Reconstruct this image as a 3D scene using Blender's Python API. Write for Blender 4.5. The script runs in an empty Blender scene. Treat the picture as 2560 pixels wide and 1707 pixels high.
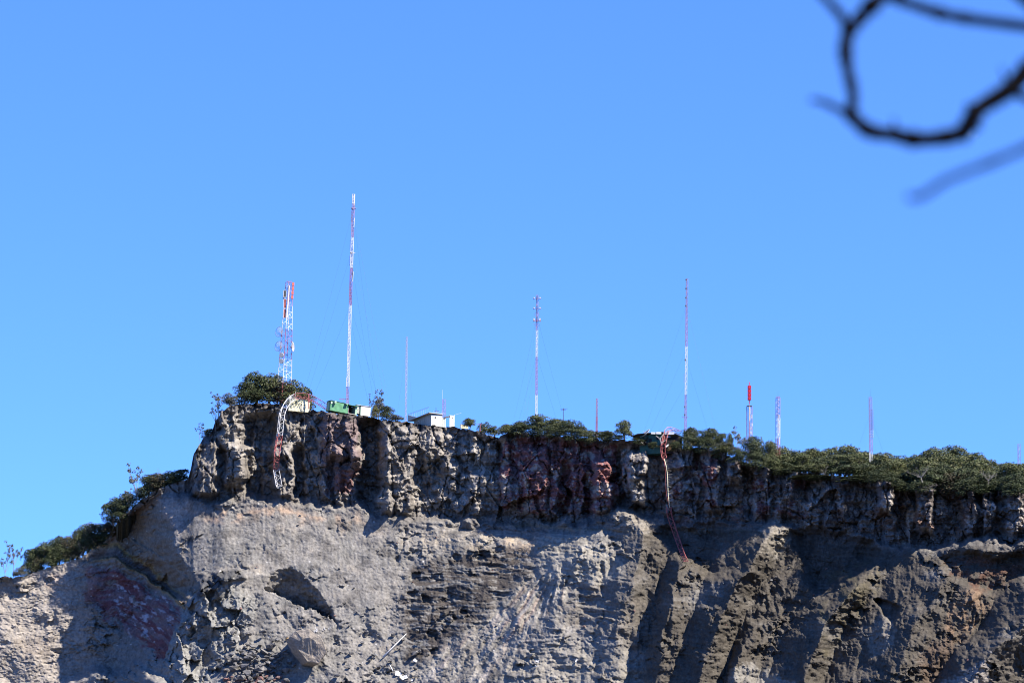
import bpy, bmesh, math, random
import numpy as np
from mathutils import Vector, Matrix

# ------------------------------------------------------------------ camera, sky, sun, exposure
scene = bpy.context.scene
PITCH = math.radians(11.0)
FPX, CU, CV = 7000.0, 1280.0, 853.5          # focal length and centre in photograph pixels
CAM = Vector((0.0, -700.0, 0.0))
cam_data = bpy.data.cameras.new('camera')
cam_data.sensor_width = 36.0
cam_data.lens = 36.0 * FPX / 2560.0
cam_data.clip_start = 0.1
cam_data.clip_end = 20000.0
cam_data.dof.use_dof = True
cam_data.dof.focus_distance = 700.0
cam_data.dof.aperture_fstop = 4.8
camera = bpy.data.objects.new('camera', cam_data)
scene.collection.objects.link(camera)
camera.location = CAM
camera.rotation_euler = (math.radians(90) + PITCH, 0, 0)
scene.camera = camera

SUN_TO = Vector((0.80, -0.50, 1.00)).normalized()      # direction towards the sun
SUN_ELEV = math.asin(SUN_TO.z)
SUN_AZ = math.atan2(SUN_TO.x, SUN_TO.y)
world = bpy.data.worlds.new('World')
scene.world = world
world.use_nodes = True
wn = world.node_tree
wn.nodes.clear()
w_sky = wn.nodes.new('ShaderNodeTexSky')
w_sky.sky_type = 'NISHITA'
w_sky.sun_disc = False
w_sky.sun_elevation = SUN_ELEV
w_sky.sun_rotation = SUN_AZ
w_sky.altitude = 3400.0
w_sky.air_density = 1.0
w_sky.dust_density = 0.0
w_sky.ozone_density = 3.0
w_gam = wn.nodes.new('ShaderNodeGamma')
w_gam.inputs['Gamma'].default_value = 0.68
w_hsv = wn.nodes.new('ShaderNodeMix')          # one white balance for the whole sky
w_hsv.data_type = 'RGBA'; w_hsv.blend_type = 'MULTIPLY'
w_hsv.inputs[0].default_value = 1.0
w_hsv.inputs[7].default_value = (0.50, 0.965, 1.95, 1)
w_bg = wn.nodes.new('ShaderNodeBackground')
w_bg.inputs['Strength'].default_value = 0.106
w_out = wn.nodes.new('ShaderNodeOutputWorld')
wn.links.new(w_sky.outputs[0], w_gam.inputs['Color'])
wn.links.new(w_gam.outputs[0], w_hsv.inputs[6])
wn.links.new(w_hsv.outputs[2], w_bg.inputs['Color'])
wn.links.new(w_bg.outputs[0], w_out.inputs['Surface'])

sun_data = bpy.data.lights.new('sun', 'SUN')
sun_data.energy = 5.0
sun_data.angle = math.radians(0.5)
sun_data.color = (1.0, 0.91, 0.77)
sun = bpy.data.objects.new('sun', sun_data)
scene.collection.objects.link(sun)
sun.rotation_euler = SUN_TO.to_track_quat('Z', 'Y').to_euler()
sun.location = (200, -400, 400)

scene.view_settings.view_transform = 'Standard'
scene.view_settings.look = 'None'
scene.view_settings.exposure = 1.3
scene.view_settings.gamma = 1.0
scene.view_settings.use_curve_mapping = False
try:
    scene.cycles.use_denoising = True
    scene.cycles.max_bounces = 4
    scene.cycles.filter_width = 1.05
    scene.cycles.diffuse_bounces = 1
    scene.cycles.transparent_max_bounces = 4
except Exception:
    pass

random.seed(7)
RNG = np.random.RandomState(11)
COL = scene.collection

# ------------------------------------------------------------------ helpers
cp, sp = math.cos(PITCH), math.sin(PITCH)

def P(u, v, Y):
    """world point seen at photograph pixel (u, v) on the vertical plane y = Y"""
    dx = u - CU
    b = -(v - CV)
    dy = cp * FPX - sp * b
    dz = sp * FPX + cp * b
    t = (Y - CAM.y) / dy
    return Vector((dx * t, Y, dz * t))

def Parr(U, V, Y):
    b = -(V - CV)
    dy = cp * FPX - sp * b
    dz = sp * FPX + cp * b
    t = (Y - CAM.y) / dy
    return np.stack([(U - CU) * t, Y + 0 * t, dz * t], axis=-1)

def tag(o, label=None, cat=None, group=None, kind=None):
    if label: o['label'] = label
    if cat: o['category'] = cat
    if group: o['group'] = group
    if kind: o['kind'] = kind
    return o

def empty(name, loc, label=None, cat=None, group=None):
    o = bpy.data.objects.new(name, None)
    o.empty_display_size = 0.5
    COL.objects.link(o)
    o.location = loc
    return tag(o, label, cat, group)

def mesh_obj(name, verts, faces, mat, parent=None, smooth=False, loc=None):
    me = bpy.data.meshes.new(name)
    me.from_pydata([tuple(v) for v in verts], [], faces)
    if mat: me.materials.append(mat)
    if smooth:
        me.polygons.foreach_set('use_smooth', [True] * len(me.polygons))
    me.update()
    o = bpy.data.objects.new(name, me)
    COL.objects.link(o)
    if parent is not None: o.parent = parent
    if loc is not None: o.location = loc
    return o

def link_mesh(name, me, parent=None, loc=None):
    o = bpy.data.objects.new(name, me)
    COL.objects.link(o)
    if parent is not None: o.parent = parent
    if loc is not None: o.location = loc
    return o

class MB:
    """collects simple solids, builds one mesh"""
    def __init__(s): s.v = []; s.f = []
    def bar(s, a, b, r, r2=None, n=4):
        a = Vector(a); b = Vector(b); r2 = r if r2 is None else r2
        d = b - a
        if d.length < 1e-6: return s
        d.normalize()
        h = Vector((0, 0, 1)) if abs(d.z) < 0.9 else Vector((1, 0, 0))
        x = d.cross(h).normalized(); y = d.cross(x)
        i = len(s.v)
        for k in range(n):
            t = 2 * math.pi * (k + 0.5) / n
            o = x * math.cos(t) + y * math.sin(t)
            s.v.append(a + o * r); s.v.append(b + o * r2)
        for k in range(n):
            k2 = (k + 1) % n
            s.f.append((i + 2*k, i + 2*k2, i + 2*k2 + 1, i + 2*k + 1))
        s.f.append(tuple(i + 2*k for k in range(n))[::-1]); s.f.append(tuple(i + 2*k + 1 for k in range(n)))
        return s
    def tube(s, pts, radii, n=6):
        """continuous tapered tube through points"""
        pts = [Vector(p) for p in pts]
        i0 = len(s.v)
        x = None
        for k, p in enumerate(pts):
            d = (pts[min(k+1, len(pts)-1)] - pts[max(k-1, 0)]).normalized()
            if x is None:
                h = Vector((0, 0, 1)) if abs(d.z) < 0.9 else Vector((1, 0, 0))
                x = d.cross(h).normalized()
            x = (x - d * x.dot(d)).normalized()
            y = d.cross(x)
            for j in range(n):
                t = 2 * math.pi * j / n
                s.v.append(p + (x * math.cos(t) + y * math.sin(t)) * radii[k])
        m = len(pts)
        for k in range(m - 1):
            for j in range(n):
                j2 = (j + 1) % n
                s.f.append((i0 + k*n + j, i0 + k*n + j2, i0 + (k+1)*n + j2, i0 + (k+1)*n + j))
        s.f.append(tuple(i0 + j for j in range(n))[::-1]); s.f.append(tuple(i0 + (m-1)*n + j for j in range(n)))
        return s
    def box(s, c, sx, sy, sz, M=None):
        i = len(s.v); c = Vector(c)
        for a in (-1, 1):
            for b in (-1, 1):
                for d in (-1, 1):
                    p = c + Vector((a*sx/2, b*sy/2, d*sz/2))
                    s.v.append(M @ p if M else p)
        s.f += [tuple(i + k for k in q) for q in ((0,1,3,2),(4,6,7,5),(0,4,5,1),(2,3,7,6),(0,2,6,4),(1,5,7,3))]
        return s
    def poly(s, pts, thick):
        """flat plate from a point loop, extruded by the vector thick"""
        i = len(s.v); n = len(pts); thick = Vector(thick)
        for p in pts: s.v.append(Vector(p))
        for p in pts: s.v.append(Vector(p) + thick)
        s.f.append(tuple(range(i, i + n))); s.f.append(tuple(range(i + 2*n - 1, i + n - 1, -1)))
        for k in range(n):
            k2 = (k + 1) % n
            s.f.append((i + k, i + n + k, i + n + k2, i + k2))
        return s
    def build(s, name, mat, parent=None, smooth=False, loc=None):
        return mesh_obj(name, s.v, s.f, mat, parent, smooth, loc)

def sstep(a, b, x):
    t = np.clip((x - a) / (b - a), 0, 1)
    return t * t * (3 - 2 * t)

# ---- vectorised noise
def _h(ix, iy, s):
    n = (ix.astype(np.int64) * 374761393 + iy.astype(np.int64) * 668265263 + s * 974634777) & 0xffffffff
    n = ((n ^ (n >> 13)) * 1274126177) & 0xffffffff
    n = ((n ^ (n >> 15)) * 2246822519) & 0xffffffff
    n = n ^ (n >> 16)
    return (n & 0xffffff) / float(0xffffff)

_GT = {}
def _gtab(s):
    if s not in _GT:
        a = np.random.RandomState(1000 + s).rand(256 * 256).astype(np.float32) * 2 * np.pi
        _GT[s] = (np.cos(a), np.sin(a))
    return _GT[s]

def vnoise(x, y, s=0):
    x = np.asarray(x, np.float32); y = np.asarray(y, np.float32) + np.zeros_like(x)
    x0 = np.floor(x); y0 = np.floor(y)
    fx = x - x0; fy = y - y0
    ix = x0.astype(np.int32); iy = y0.astype(np.int32)
    gx = fx * fx * fx * (fx * (fx * 6 - 15) + 10); gy = fy * fy * fy * (fy * (fy * 6 - 15) + 10)
    cs, sn = _gtab(s)
    def corner(dx, dy):
        k = (((ix + dx) & 255) << 8) | ((iy + dy) & 255)
        return cs[k] * (fx - dx) + sn[k] * (fy - dy)
    a = corner(0, 0); a += (corner(0, 1) - a) * gy
    b = corner(1, 0); b += (corner(1, 1) - b) * gy
    return 1.5 * (a + (b - a) * gx)

def fbm(x, y, s=0, o=4, g=0.5):
    t = 0; a = 1; n = 0
    for k in range(o):
        t = t + a * vnoise(x * 2**k + 17.3 * k, y * 2**k - 9.1 * k, s + k); n += a; a *= g
    return t / n

def ridged(x, y, s=0, o=4, g=0.5):
    t = 0; a = 1; n = 0
    for k in range(o):
        t = t + a * (1 - 2 * np.abs(vnoise(x * 2**k + 7.7 * k, y * 2**k + 3.1 * k, s + k))); n += a; a *= g
    return t / n

def worley(x, y, s=0):
    x = np.asarray(x, np.float32); y = np.asarray(y, np.float32)
    rs = np.random.RandomState(5000 + s); T1, T2, T3 = rs.rand(3, 65536).astype(np.float32)
    ix = np.floor(x); iy = np.floor(y)
    f1 = np.full(x.shape, 9.0); f2 = np.full(x.shape, 9.0); cid = np.zeros(x.shape)
    for dx in (-1, 0, 1):
        for dy in (-1, 0, 1):
            cx = ix + dx; cy = iy + dy
            k = ((cx.astype(np.int32) & 255) << 8) | (cy.astype(np.int32) & 255)
            d = np.hypot(cx + T1[k] - x, cy + T2[k] - y)
            c = T3[k]
            closer = d < f1
            f2 = np.where(closer, f1, np.minimum(f2, d))
            cid = np.where(closer, c, cid)
            f1 = np.where(closer, d, f1)
    return f1, f2, cid

def facet(x, y, s=0, tilt=1.0):
    """angular broken-rock relief: every cell is its own tilted plane"""
    x = np.asarray(x, np.float32); y = np.asarray(y, np.float32)
    rs = np.random.RandomState(7000 + s); T1, T2, T3, T4, T5 = rs.rand(5, 65536).astype(np.float32)
    ix = np.floor(x); iy = np.floor(y)
    f1 = np.full(x.shape, 9.0, np.float32); out = np.zeros(x.shape, np.float32)
    for dx in (-1, 0, 1):
        for dy in (-1, 0, 1):
            cx = ix + dx; cy = iy + dy
            k = ((cx.astype(np.int32) & 255) << 8) | (cy.astype(np.int32) & 255)
            ax = x - cx - T1[k]; ay = y - cy - T2[k]
            d = np.abs(ax) + np.abs(ay) * 0.8 + 0.35 * np.hypot(ax, ay)
            c = d < f1
            out = np.where(c, T3[k] - 0.5 + tilt * ((T4[k] - 0.5) * 2 * ax + (T5[k] - 0.5) * 2 * ay), out)
            f1 = np.where(c, d, f1)
    return out

def inpoly(U, V, poly):
    ins = np.zeros(U.shape, bool)
    n = len(poly)
    for i in range(n):
        x1, y1 = poly[i]; x2, y2 = poly[(i + 1) % n]
        c = ((y1 > V) != (y2 > V)) & (U < (x2 - x1) * (V - y1) / (y2 - y1 + 1e-9) + x1)
        ins ^= c
    return ins

def polydist(U, V, poly, closed=True):
    d = np.full(U.shape, 1e9)
    n = len(poly)
    for i in range(n if closed else n - 1):
        x1, y1 = poly[i]; x2, y2 = poly[(i + 1) % n]
        ex, ey = x2 - x1, y2 - y1
        t = np.clip(((U - x1) * ex + (V - y1) * ey) / (ex*ex + ey*ey + 1e-9), 0, 1)
        d = np.minimum(d, np.hypot(U - x1 - t*ex, V - y1 - t*ey))
    return d

def softpoly(U, V, poly, soft=12.0):
    """1 inside, 0 outside, soft edge (photograph-pixel units)"""
    d = polydist(U, V, poly)
    sd = np.where(inpoly(U, V, poly), d, -d)
    return sstep(-soft, soft, sd)

# ------------------------------------------------------------------ materials
def principled(name, color=(0.5, 0.5, 0.5), rough=0.8, spec=0.2, metal=0.0):
    m = bpy.data.materials.new(name)
    m.use_nodes = True
    b = m.node_tree.nodes['Principled BSDF']
    b.inputs['Base Color'].default_value = (*color, 1)
    b.inputs['Roughness'].default_value = rough
    b.inputs['Specular IOR Level'].default_value = spec
    b.inputs['Metallic'].default_value = metal
    return m

def painted(name, color, rough=0.6, var=0.25, scale=1.5, stain=(0.12, 0.07, 0.045), stain_amt=0.35, spec=0.3):
    """weathered paint: colour varied by noise plus rust / dirt patches"""
    m = principled(name, color, rough, spec)
    nt = m.node_tree; b = nt.nodes['Principled BSDF']
    tc = nt.nodes.new('ShaderNodeTexCoord')
    n1 = nt.nodes.new('ShaderNodeTexNoise'); n1.inputs['Scale'].default_value = scale; n1.inputs['Detail'].default_value = 6
    nt.links.new(tc.outputs['Object'], n1.inputs['Vector'])
    r1 = nt.nodes.new('ShaderNodeMapRange'); r1.inputs[1].default_value = 0.3; r1.inputs[2].default_value = 0.7
    r1.inputs[3].default_value = 1 - var; r1.inputs[4].default_value = 1 + var * 0.4
    nt.links.new(n1.outputs['Fac'], r1.inputs[0])
    mul = nt.nodes.new('ShaderNodeVectorMath'); mul.operation = 'SCALE'
    mul.inputs[0].default_value = color
    nt.links.new(r1.outputs[0], mul.inputs['Scale'])
    n2 = nt.nodes.new('ShaderNodeTexNoise'); n2.inputs['Scale'].default_value = scale * 0.7; n2.inputs['Detail'].default_value = 8
    n2.inputs['Roughness'].default_value = 0.7
    nt.links.new(tc.outputs['Object'], n2.inputs['Vector'])
    r2 = nt.nodes.new('ShaderNodeMapRange'); r2.inputs[1].default_value = 0.52; r2.inputs[2].default_value = 0.68
    r2.inputs[3].default_value = 0; r2.inputs[4].default_value = stain_amt
    nt.links.new(n2.outputs['Fac'], r2.inputs[0])
    mix = nt.nodes.new('ShaderNodeMix'); mix.data_type = 'RGBA'
    nt.links.new(r2.outputs[0], mix.inputs[0])
    nt.links.new(mul.outputs[0], mix.inputs[6])
    mix.inputs[7].default_value = (*stain, 1)
    nt.links.new(mix.outputs[2], b.inputs['Base Color'])
    return m

def attr_mat(name, attr='Col', rough=0.95, spec=0.1, nscale=0.9, namt=0.35, bump=0.0, bscale=2.0, bdist=0.25):
    """colour from a per-vertex mineral / leaf colour, broken up by noise, with fine relief"""
    m = principled(name, (0.3, 0.3, 0.3), rough, spec)
    nt = m.node_tree; b = nt.nodes['Principled BSDF']
    a = nt.nodes.new('ShaderNodeAttribute'); a.attribute_name = attr
    tc = nt.nodes.new('ShaderNodeTexCoord')
    n1 = nt.nodes.new('ShaderNodeTexNoise'); n1.inputs['Scale'].default_value = nscale; n1.inputs['Detail'].default_value = 8
    n1.inputs['Roughness'].default_value = 0.65
    nt.links.new(tc.outputs['Object'], n1.inputs['Vector'])
    r1 = nt.nodes.new('ShaderNodeMapRange'); r1.inputs[1].default_value = 0.3; r1.inputs[2].default_value = 0.7
    r1.inputs[3].default_value = 1 - namt; r1.inputs[4].default_value = 1 + namt
    nt.links.new(n1.outputs['Fac'], r1.inputs[0])
    mul = nt.nodes.new('ShaderNodeVectorMath'); mul.operation = 'SCALE'
    nt.links.new(a.outputs['Color'], mul.inputs[0]); nt.links.new(r1.outputs[0], mul.inputs['Scale'])
    nt.links.new(mul.outputs[0], b.inputs['Base Color'])
    if bump > 0:
        n2 = nt.nodes.new('ShaderNodeTexNoise'); n2.inputs['Scale'].default_value = bscale; n2.inputs['Detail'].default_value = 8
        n2.inputs['Roughness'].default_value = 0.7
        nt.links.new(tc.outputs['Object'], n2.inputs['Vector'])
        bp = nt.nodes.new('ShaderNodeBump'); bp.inputs['Strength'].default_value = bump; bp.inputs['Distance'].default_value = bdist
        nt.links.new(n2.outputs['Fac'], bp.inputs['Height']); nt.links.new(bp.outputs[0], b.inputs['Normal'])
    return m

MAT = {}
MAT['rock'] = attr_mat('rock', nscale=1.5, namt=0.34, bump=0.6, bscale=2.6, bdist=0.3)
MAT['leaf'] = attr_mat('leaf', rough=0.6, spec=0.25, nscale=0.5, namt=0.2)
MAT['bark'] = painted('bark', (0.10, 0.085, 0.07), 0.9, 0.4, 6.0, (0.2, 0.19, 0.17), 0.4, 0.1)
MAT['dead_wood'] = painted('dead_wood', (0.27, 0.25, 0.23), 0.9, 0.3, 5.0, (0.1, 0.09, 0.08), 0.3, 0.1)
MAT['dark_bark'] = painted('dark_bark', (0.004, 0.004, 0.006), 1.0, 0.4, 30.0, (0.007, 0.007, 0.009), 0.4, 0.1)
MAT['white_paint'] = painted('white_paint', (0.60, 0.60, 0.61), 0.5, 0.12, 1.2, (0.35, 0.25, 0.2), 0.25)
MAT['red_paint'] = painted('red_paint', (0.28, 0.085, 0.105), 0.6, 0.3, 1.0, (0.24, 0.13, 0.12), 0.5)
MAT['rust_red'] = painted('rust_red', (0.34, 0.10, 0.10), 0.7, 0.3, 1.4, (0.25, 0.12, 0.08), 0.5)
MAT['bright_red'] = painted('bright_red', (0.50, 0.022, 0.045), 0.45, 0.15, 1.0, (0.3, 0.05, 0.05), 0.2)
MAT['salmon'] = painted('salmon', (0.62, 0.17, 0.13), 0.5, 0.15, 1.0, (0.4, 0.12, 0.1), 0.2)
MAT['lavender'] = painted('lavender', (0.30, 0.19, 0.27), 0.6, 0.2, 1.0, (0.25, 0.13, 0.12), 0.3)
MAT['galv'] = painted('galv', (0.36, 0.36, 0.37), 0.5, 0.25, 2.0, (0.2, 0.15, 0.12), 0.3, 0.4)
MAT['dark_metal'] = painted('dark_metal', (0.07, 0.065, 0.065), 0.6, 0.3, 2.0)
MAT['wire'] = principled('wire', (0.16, 0.17, 0.2), 0.5, 0.3)
MAT['dish'] = painted('dish', (0.42, 0.42, 0.43), 0.5, 0.15, 2.0, (0.3, 0.28, 0.27), 0.3)
MAT['cream'] = painted('cream', (0.64, 0.61, 0.44), 0.6, 0.1, 0.8, (0.35, 0.27, 0.16), 0.35)
MAT['green_metal'] = painted('green_metal', (0.115, 0.30, 0.165), 0.5, 0.2, 0.9, (0.05, 0.14, 0.09), 0.4)
MAT['pale_green'] = painted('pale_green', (0.28, 0.41, 0.31), 0.6, 0.15, 0.8, (0.2, 0.28, 0.2), 0.3)
MAT['dark_green'] = painted('dark_green', (0.04, 0.115, 0.095), 0.7, 0.25, 0.8, (0.03, 0.05, 0.04), 0.4)
MAT['white_wall'] = painted('white_wall', (0.56, 0.57, 0.545), 0.7, 0.12, 0.7, (0.4, 0.38, 0.33), 0.35)
MAT['grey_shaded_wall'] = painted('grey_shaded_wall', (0.40, 0.43, 0.39), 0.7, 0.15, 0.7, (0.28, 0.27, 0.24), 0.35)  # true grey for the slats; on the house, white paint with shade mixed in
MAT['dark_inside'] = principled('dark_inside', (0.035, 0.03, 0.035), 0.9, 0.1)
MAT['tin'] = painted('tin', (0.55, 0.57, 0.6), 0.4, 0.2, 1.0, (0.25, 0.14, 0.09), 0.4, 0.4)
MAT['wood'] = painted('wood', (0.33, 0.21, 0.09), 0.8, 0.35, 1.5, (0.1, 0.06, 0.04), 0.5)
MAT['concrete'] = painted('concrete', (0.44, 0.42, 0.375), 0.85, 0.15, 1.0, (0.3, 0.28, 0.25), 0.3)
# ------------------------------------------------------------------ the cliff: depth model D(u, v) in metres towards the viewer
RIM = np.array([(-220,1470),(0,1442),(60,1440),(130,1415),(200,1395),(262,1352),(300,1296),(345,1255),(395,1222),(440,1206),(470,1196),
    (477,1168),(484,1136),(494,1118),(510,1092),(529,1080),(537,1058),(546,1044),(554,1026),(572,1016),(612,1009),(660,1008),(700,1010),(718,1024),(740,1025),(812,1028),
    (860,1036),(905,1040),(960,1050),(1010,1054),(1060,1062),(1140,1068),(1200,1080),(1245,1094),(1275,1078),(1330,1084),(1400,1090),(1450,1094),
    (1500,1100),(1540,1100),(1585,1100),(1620,1106),(1660,1116),(1700,1118),(1750,1118),(1800,1130),(1850,1152),(1900,1166),(2000,1180),
    (2100,1190),(2200,1196),(2240,1212),(2300,1222),(2400,1226),(2500,1228),(2560,1232),(2780,1240)], float)
LEDGE = np.array([(-220,1480),(0,1450),(300,1310),(400,1232),(470,1228),(520,1244),(590,1248),(640,1238),(700,1236),(760,1246),(830,1256),(900,1268),
    (1000,1288),(1100,1292),(1250,1302),(1400,1304),(1500,1286),(1545,1268),(1620,1292),(1700,1300),(1900,1300),(2000,1312),(2100,1330),
    (2250,1356),(2350,1362),(2450,1345),(2560,1345),(2780,1350)], float)
MACRO = np.array([(-220,-18),(0,-17),(200,-14),(300,-9),(420,-3),(470,-2),(560,0.5),(700,0),(900,0.3),(1040,1.0),(1130,3.5),(1300,13.5),(1500,27),
    (1800,45),(2100,62),(2400,80),(2560,90),(2780,104)], float)

def arr_interp(A, u): return np.interp(u, A[:, 0], A[:, 1])

NU, NVR = 1500, 440
VBOT = 1840.0
u1 = np.linspace(-190, 2750, NU)
tt = np.linspace(0, 1, NVR) ** 0.97
rim_v = arr_interp(RIM, u1) + 3.5 * fbm(u1 / 22.0, u1 * 0, 3, 4) * 2 + 1.5 * vnoise(u1 / 5.0, u1 * 0 + 4, 9)
U = np.repeat(u1[None, :], NVR, 0)
V = rim_v[None, :] + tt[:, None] * (VBOT - rim_v)[None, :]
# wandering versions of the coordinates give every authored edge a natural outline
WU = U + 13 * fbm(U / 70, V / 70, 21, 4) + 5 * fbm(U / 18, V / 18, 22, 3)
WV = V + 13 * fbm(U / 70, V / 70, 31, 4) + 5 * fbm(U / 18, V / 18, 32, 3)

led = np.interp(WU, LEDGE[:, 0], LEDGE[:, 1]) + 26 * fbm(U / 60, V / 100, 23, 4) * sstep(470, 600, U)
CU2 = WU + 16 * fbm(U / 110, V / 45, 24, 3)
rim = np.repeat(rim_v[None, :], NVR, 0)
up = 1 - sstep(-12, 18, WV - led)                         # 1 in the upper tier
up_a = np.clip((V - rim) / np.maximum(led - rim, 8), 0, 1)
mac = np.interp(U + 10 * fbm(U / 120, V / 120, 41, 3), MACRO[:, 0], MACRO[:, 1])
right = sstep(1100, 1350, WU)                           # where the upper wall is undercut

# --- upper tier
k_up = 0.16 * (1 - right) - 0.10 * right
Dup = mac + k_up * (V - rim) / 10.0
def column(uc, hw, prot, v0=900, v1=2000, sharp=2.2, soft=14):
    w = np.clip((1 - np.abs(CU2 - uc) / hw) * sharp, 0, 1)
    w = w * w * (3 - 2 * w)
    return prot * w * sstep(v0 - soft, v0 + soft, WV) * (1 - sstep(v1 - soft, v1 + soft, WV))
COLS = [(512,42,4.5,1105,1240),(574,30,3.0,1000,1120),(590,34,4.5,1115,1215),(648,44,-6.0,1040,1250),(668,20,1.5,1100,1250),
    (714,25,4.5,1128,1300),(716,34,2.0,1118,1140),(748,17,-4.5,1120,1236),(785,30,-1.0,1060,1250),(806,14,1.6,1080,1250),
    (858,56,4.6,1030,1150),(892,20,3.0,1095,1172),(868,34,1.4,1170,1300),(846,12,1.6,1130,1300),(922,30,-6.0,1050,1262),(996,46,4.0,1060,1310),(960,22,2.0,1100,1300),
    (1060,40,2.6,1075,1150),(1078,34,-3.0,1160,1290),(1150,7,-2.5,1085,1270),(1120,26,1.4,1080,1170),(1192,26,1.6,1180,1300),(1225,44,-2.2,1090,1170),
    (1262,14,1.8,1080,1290),(1290,24,1.6,1160,1290),(1340,42,3.0,1120,1290),(1378,26,1.6,1200,1300),(1412,14,-4.0,1160,1285),(1440,24,1.8,1150,1290),
    (1466,10,-4.0,1190,1290),(1508,30,6.0,1150,1290),(1549,8,-4.0,1120,1290),(1592,28,5.5,1130,1260),(1640,20,-2.2,1120,1290),
    (1690,34,2.0,1150,1290),(1750,12,-3.0,1180,1290),(1780,28,2.2,1140,1280),(1838,20,5.0,1150,1200),(1870,16,-3.2,1180,1290),(1905,26,2.2,1170,1290),
    (1960,34,2.4,1190,1290),(2016,7,-3.2,1190,1300),(2030,26,1.5,1250,1310),(2090,40,2.0,1200,1320),(2150,14,-2.6,1200,1320),(2214,26,8.0,1195,1282),
    (2258,14,-3.4,1210,1330),(2314,26,7.0,1215,1330),(2380,20,-3.0,1230,1345),(2420,26,2.2,1230,1340),(2474,18,5.0,1240,1330),(2540,30,2.4,1240,1330)]
for c in COLS: Dup = Dup + (1.45 if c[2] > 0 else (1.3 if c[0] < 1000 else 0.65)) * column(*c)
lump = sstep(470, 560, WU)
JU = U + 5 * fbm(U / 16, V / 16, 25, 2); JV = V + 5 * fbm(U / 16, V / 16, 26, 2)
Dup = Dup + 2.5 * facet((0.5 * WU + 0.5 * JU) / 54.0 + 0.2 * V / 54.0, (0.5 * WV + 0.5 * JV) / 70.0, 51, 1.3) + 1.1 * facet(JU / 15.0, JV / 64.0, 58, 1.0)
Dup = Dup + lump * (1.15 * facet(JU / 25.0, JV / 22.0, 55, 1.2) + 0.5 * facet(JU / 12.0, JV / 7.0, 56, 1.1))
f1, f2, cid = worley(WU / 58.0, WV / 120.0, 57)
Dup = Dup - 1.6 * (1 - sstep(0.0, 0.05, f2 - f1))
Dup = Dup + 1.2 * fbm(WU / 70, WV / 80, 61, 3) + 0.3 * lump * ridged(U / 15, V / 14, 62, 3) + 0.25 * fbm(U / 5, V / 5, 63, 2)
bedh = vnoise((V + 9 * fbm(U / 90, V / 60, 64, 3)) / 9.0, U / 150.0, 65)
Dup = Dup + 0.55 * bedh * (0.6 + 0.4 * right)
smooth_wall = softpoly(WU, WV, [(756,1060),(812,1060),(806,1180),(790,1240),(752,1240)], 10) + softpoly(WU, WV, [(842,1180),(890,1185),(886,1236),(840,1240)], 8) \
    + softpoly(WU, WV, [(1255,1150),(1400,1150),(1400,1290),(1255,1290)], 12) + softpoly(WU, WV, [(1480,1180),(1530,1180),(1530,1280),(1480,1280)], 10)
# overhanging soil and root mat under the plants at the rim
lip = np.exp(-((V - rim) / 11.0) ** 2)
Dup = Dup + lip * (0.5 + 1.3 * fbm(U / 35, U * 0 + 2, 66, 3) + 1.5 * right) - (1.6 + 1.0 * right) * np.exp(-((V - rim - 24) / 15.0) ** 2) * (0.5 + fbm(U / 30, V / 30, 67, 2))

# --- lower tier
k_low = np.interp(WU, [-200, 150, 420, 700, 1000, 1300, 1600, 2000, 2300, 2780], [0.5, 0.5, 0.42, 0.42, 0.50, 0.72, 0.62, 0.62, 0.62, 0.6])
below = np.maximum(V - led, 0) / 10.0
step = np.interp(WU, [-200, 380, 470, 640, 900, 1100, 1300, 1600, 2000, 2300, 2780], [0, 0, 3.0, 3.4, 3.6, 4.0, 5.5, 4.0, 2.0, 3.5, 3.5])
Dlow = mac + k_up * (led - rim) / 10.0 + step * sstep(0, 14, WV - led) + k_low * below
# left-hand recess behind the prow
edge_u = np.interp(WV, [1200, 1225, 1255, 1300, 1350, 1400, 1440, 1470, 1500, 1550, 1600, 1650, 1707, 1850], [400, 402, 404, 424, 440, 458, 486, 505, 478, 452, 430, 414, 398, 360])
rec = np.clip(1.35 * (edge_u - WU) / 10.0, 0, None)
rec_cap = 17.0 + 0 * U
recess = np.minimum(rec, rec_cap) - 0.6 * np.clip((330 - WU), 0, 130) / 100.0
recess = np.where(WU < edge_u, recess, 0) * sstep(1195, 1235, WV + 0.9 * np.clip(400 - WU, 0, 400))
Dlow = Dlow - recess
steep = np.where(WU < edge_u, sstep(0, 90, edge_u - WU), 0) * sstep(1240, 1330, WV + 0.5 * np.clip(330 - WU, 0, 400))
Dlow = Dlow - steep * 0.36 * below
mac_fix = np.where(WU < 420, np.interp(WU, [-220, 0, 200, 300, 420], [16.5, 14.5, 9.5, 5.0, 0.0]), 0)    # the recess already carries the step back
Dlow = Dlow + mac_fix * sstep(1215, 1300, WV + 0.9 * np.clip(400 - WU, 0, 400))
# bedding step inside the recess: a slanting ledge running down to the right
bl = np.interp(WU, [150, 205, 290, 370, 455, 520], [1440, 1405, 1390, 1440, 1505, 1560])
in_rec = (WU < edge_u - 4)
rec_f = sstep(0, 55, edge_u - WU)
Dlow = Dlow + np.where(in_rec, 3.0 * rec_f * sstep(-1, 3, WV - bl) * sstep(180, 240, WU), 0)
wedge = np.where(in_rec, 1.0, 0.0) * sstep(330, 430, WU) * sstep(-60, -20, WV - bl) * (1 - sstep(-3, 1, WV - bl))
Dlow = Dlow - 3.5 * wedge * rec_f
for off, amp in ((-70, 0.9), (-45, -0.8), (-22, 0.7), (18, -0.7), (30, 0.6)):
    Dlow = Dlow + np.where(in_rec, rec_f * amp * sstep(-3, 3, WV - bl - off) * sstep(220, 300, WU), 0)
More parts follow.
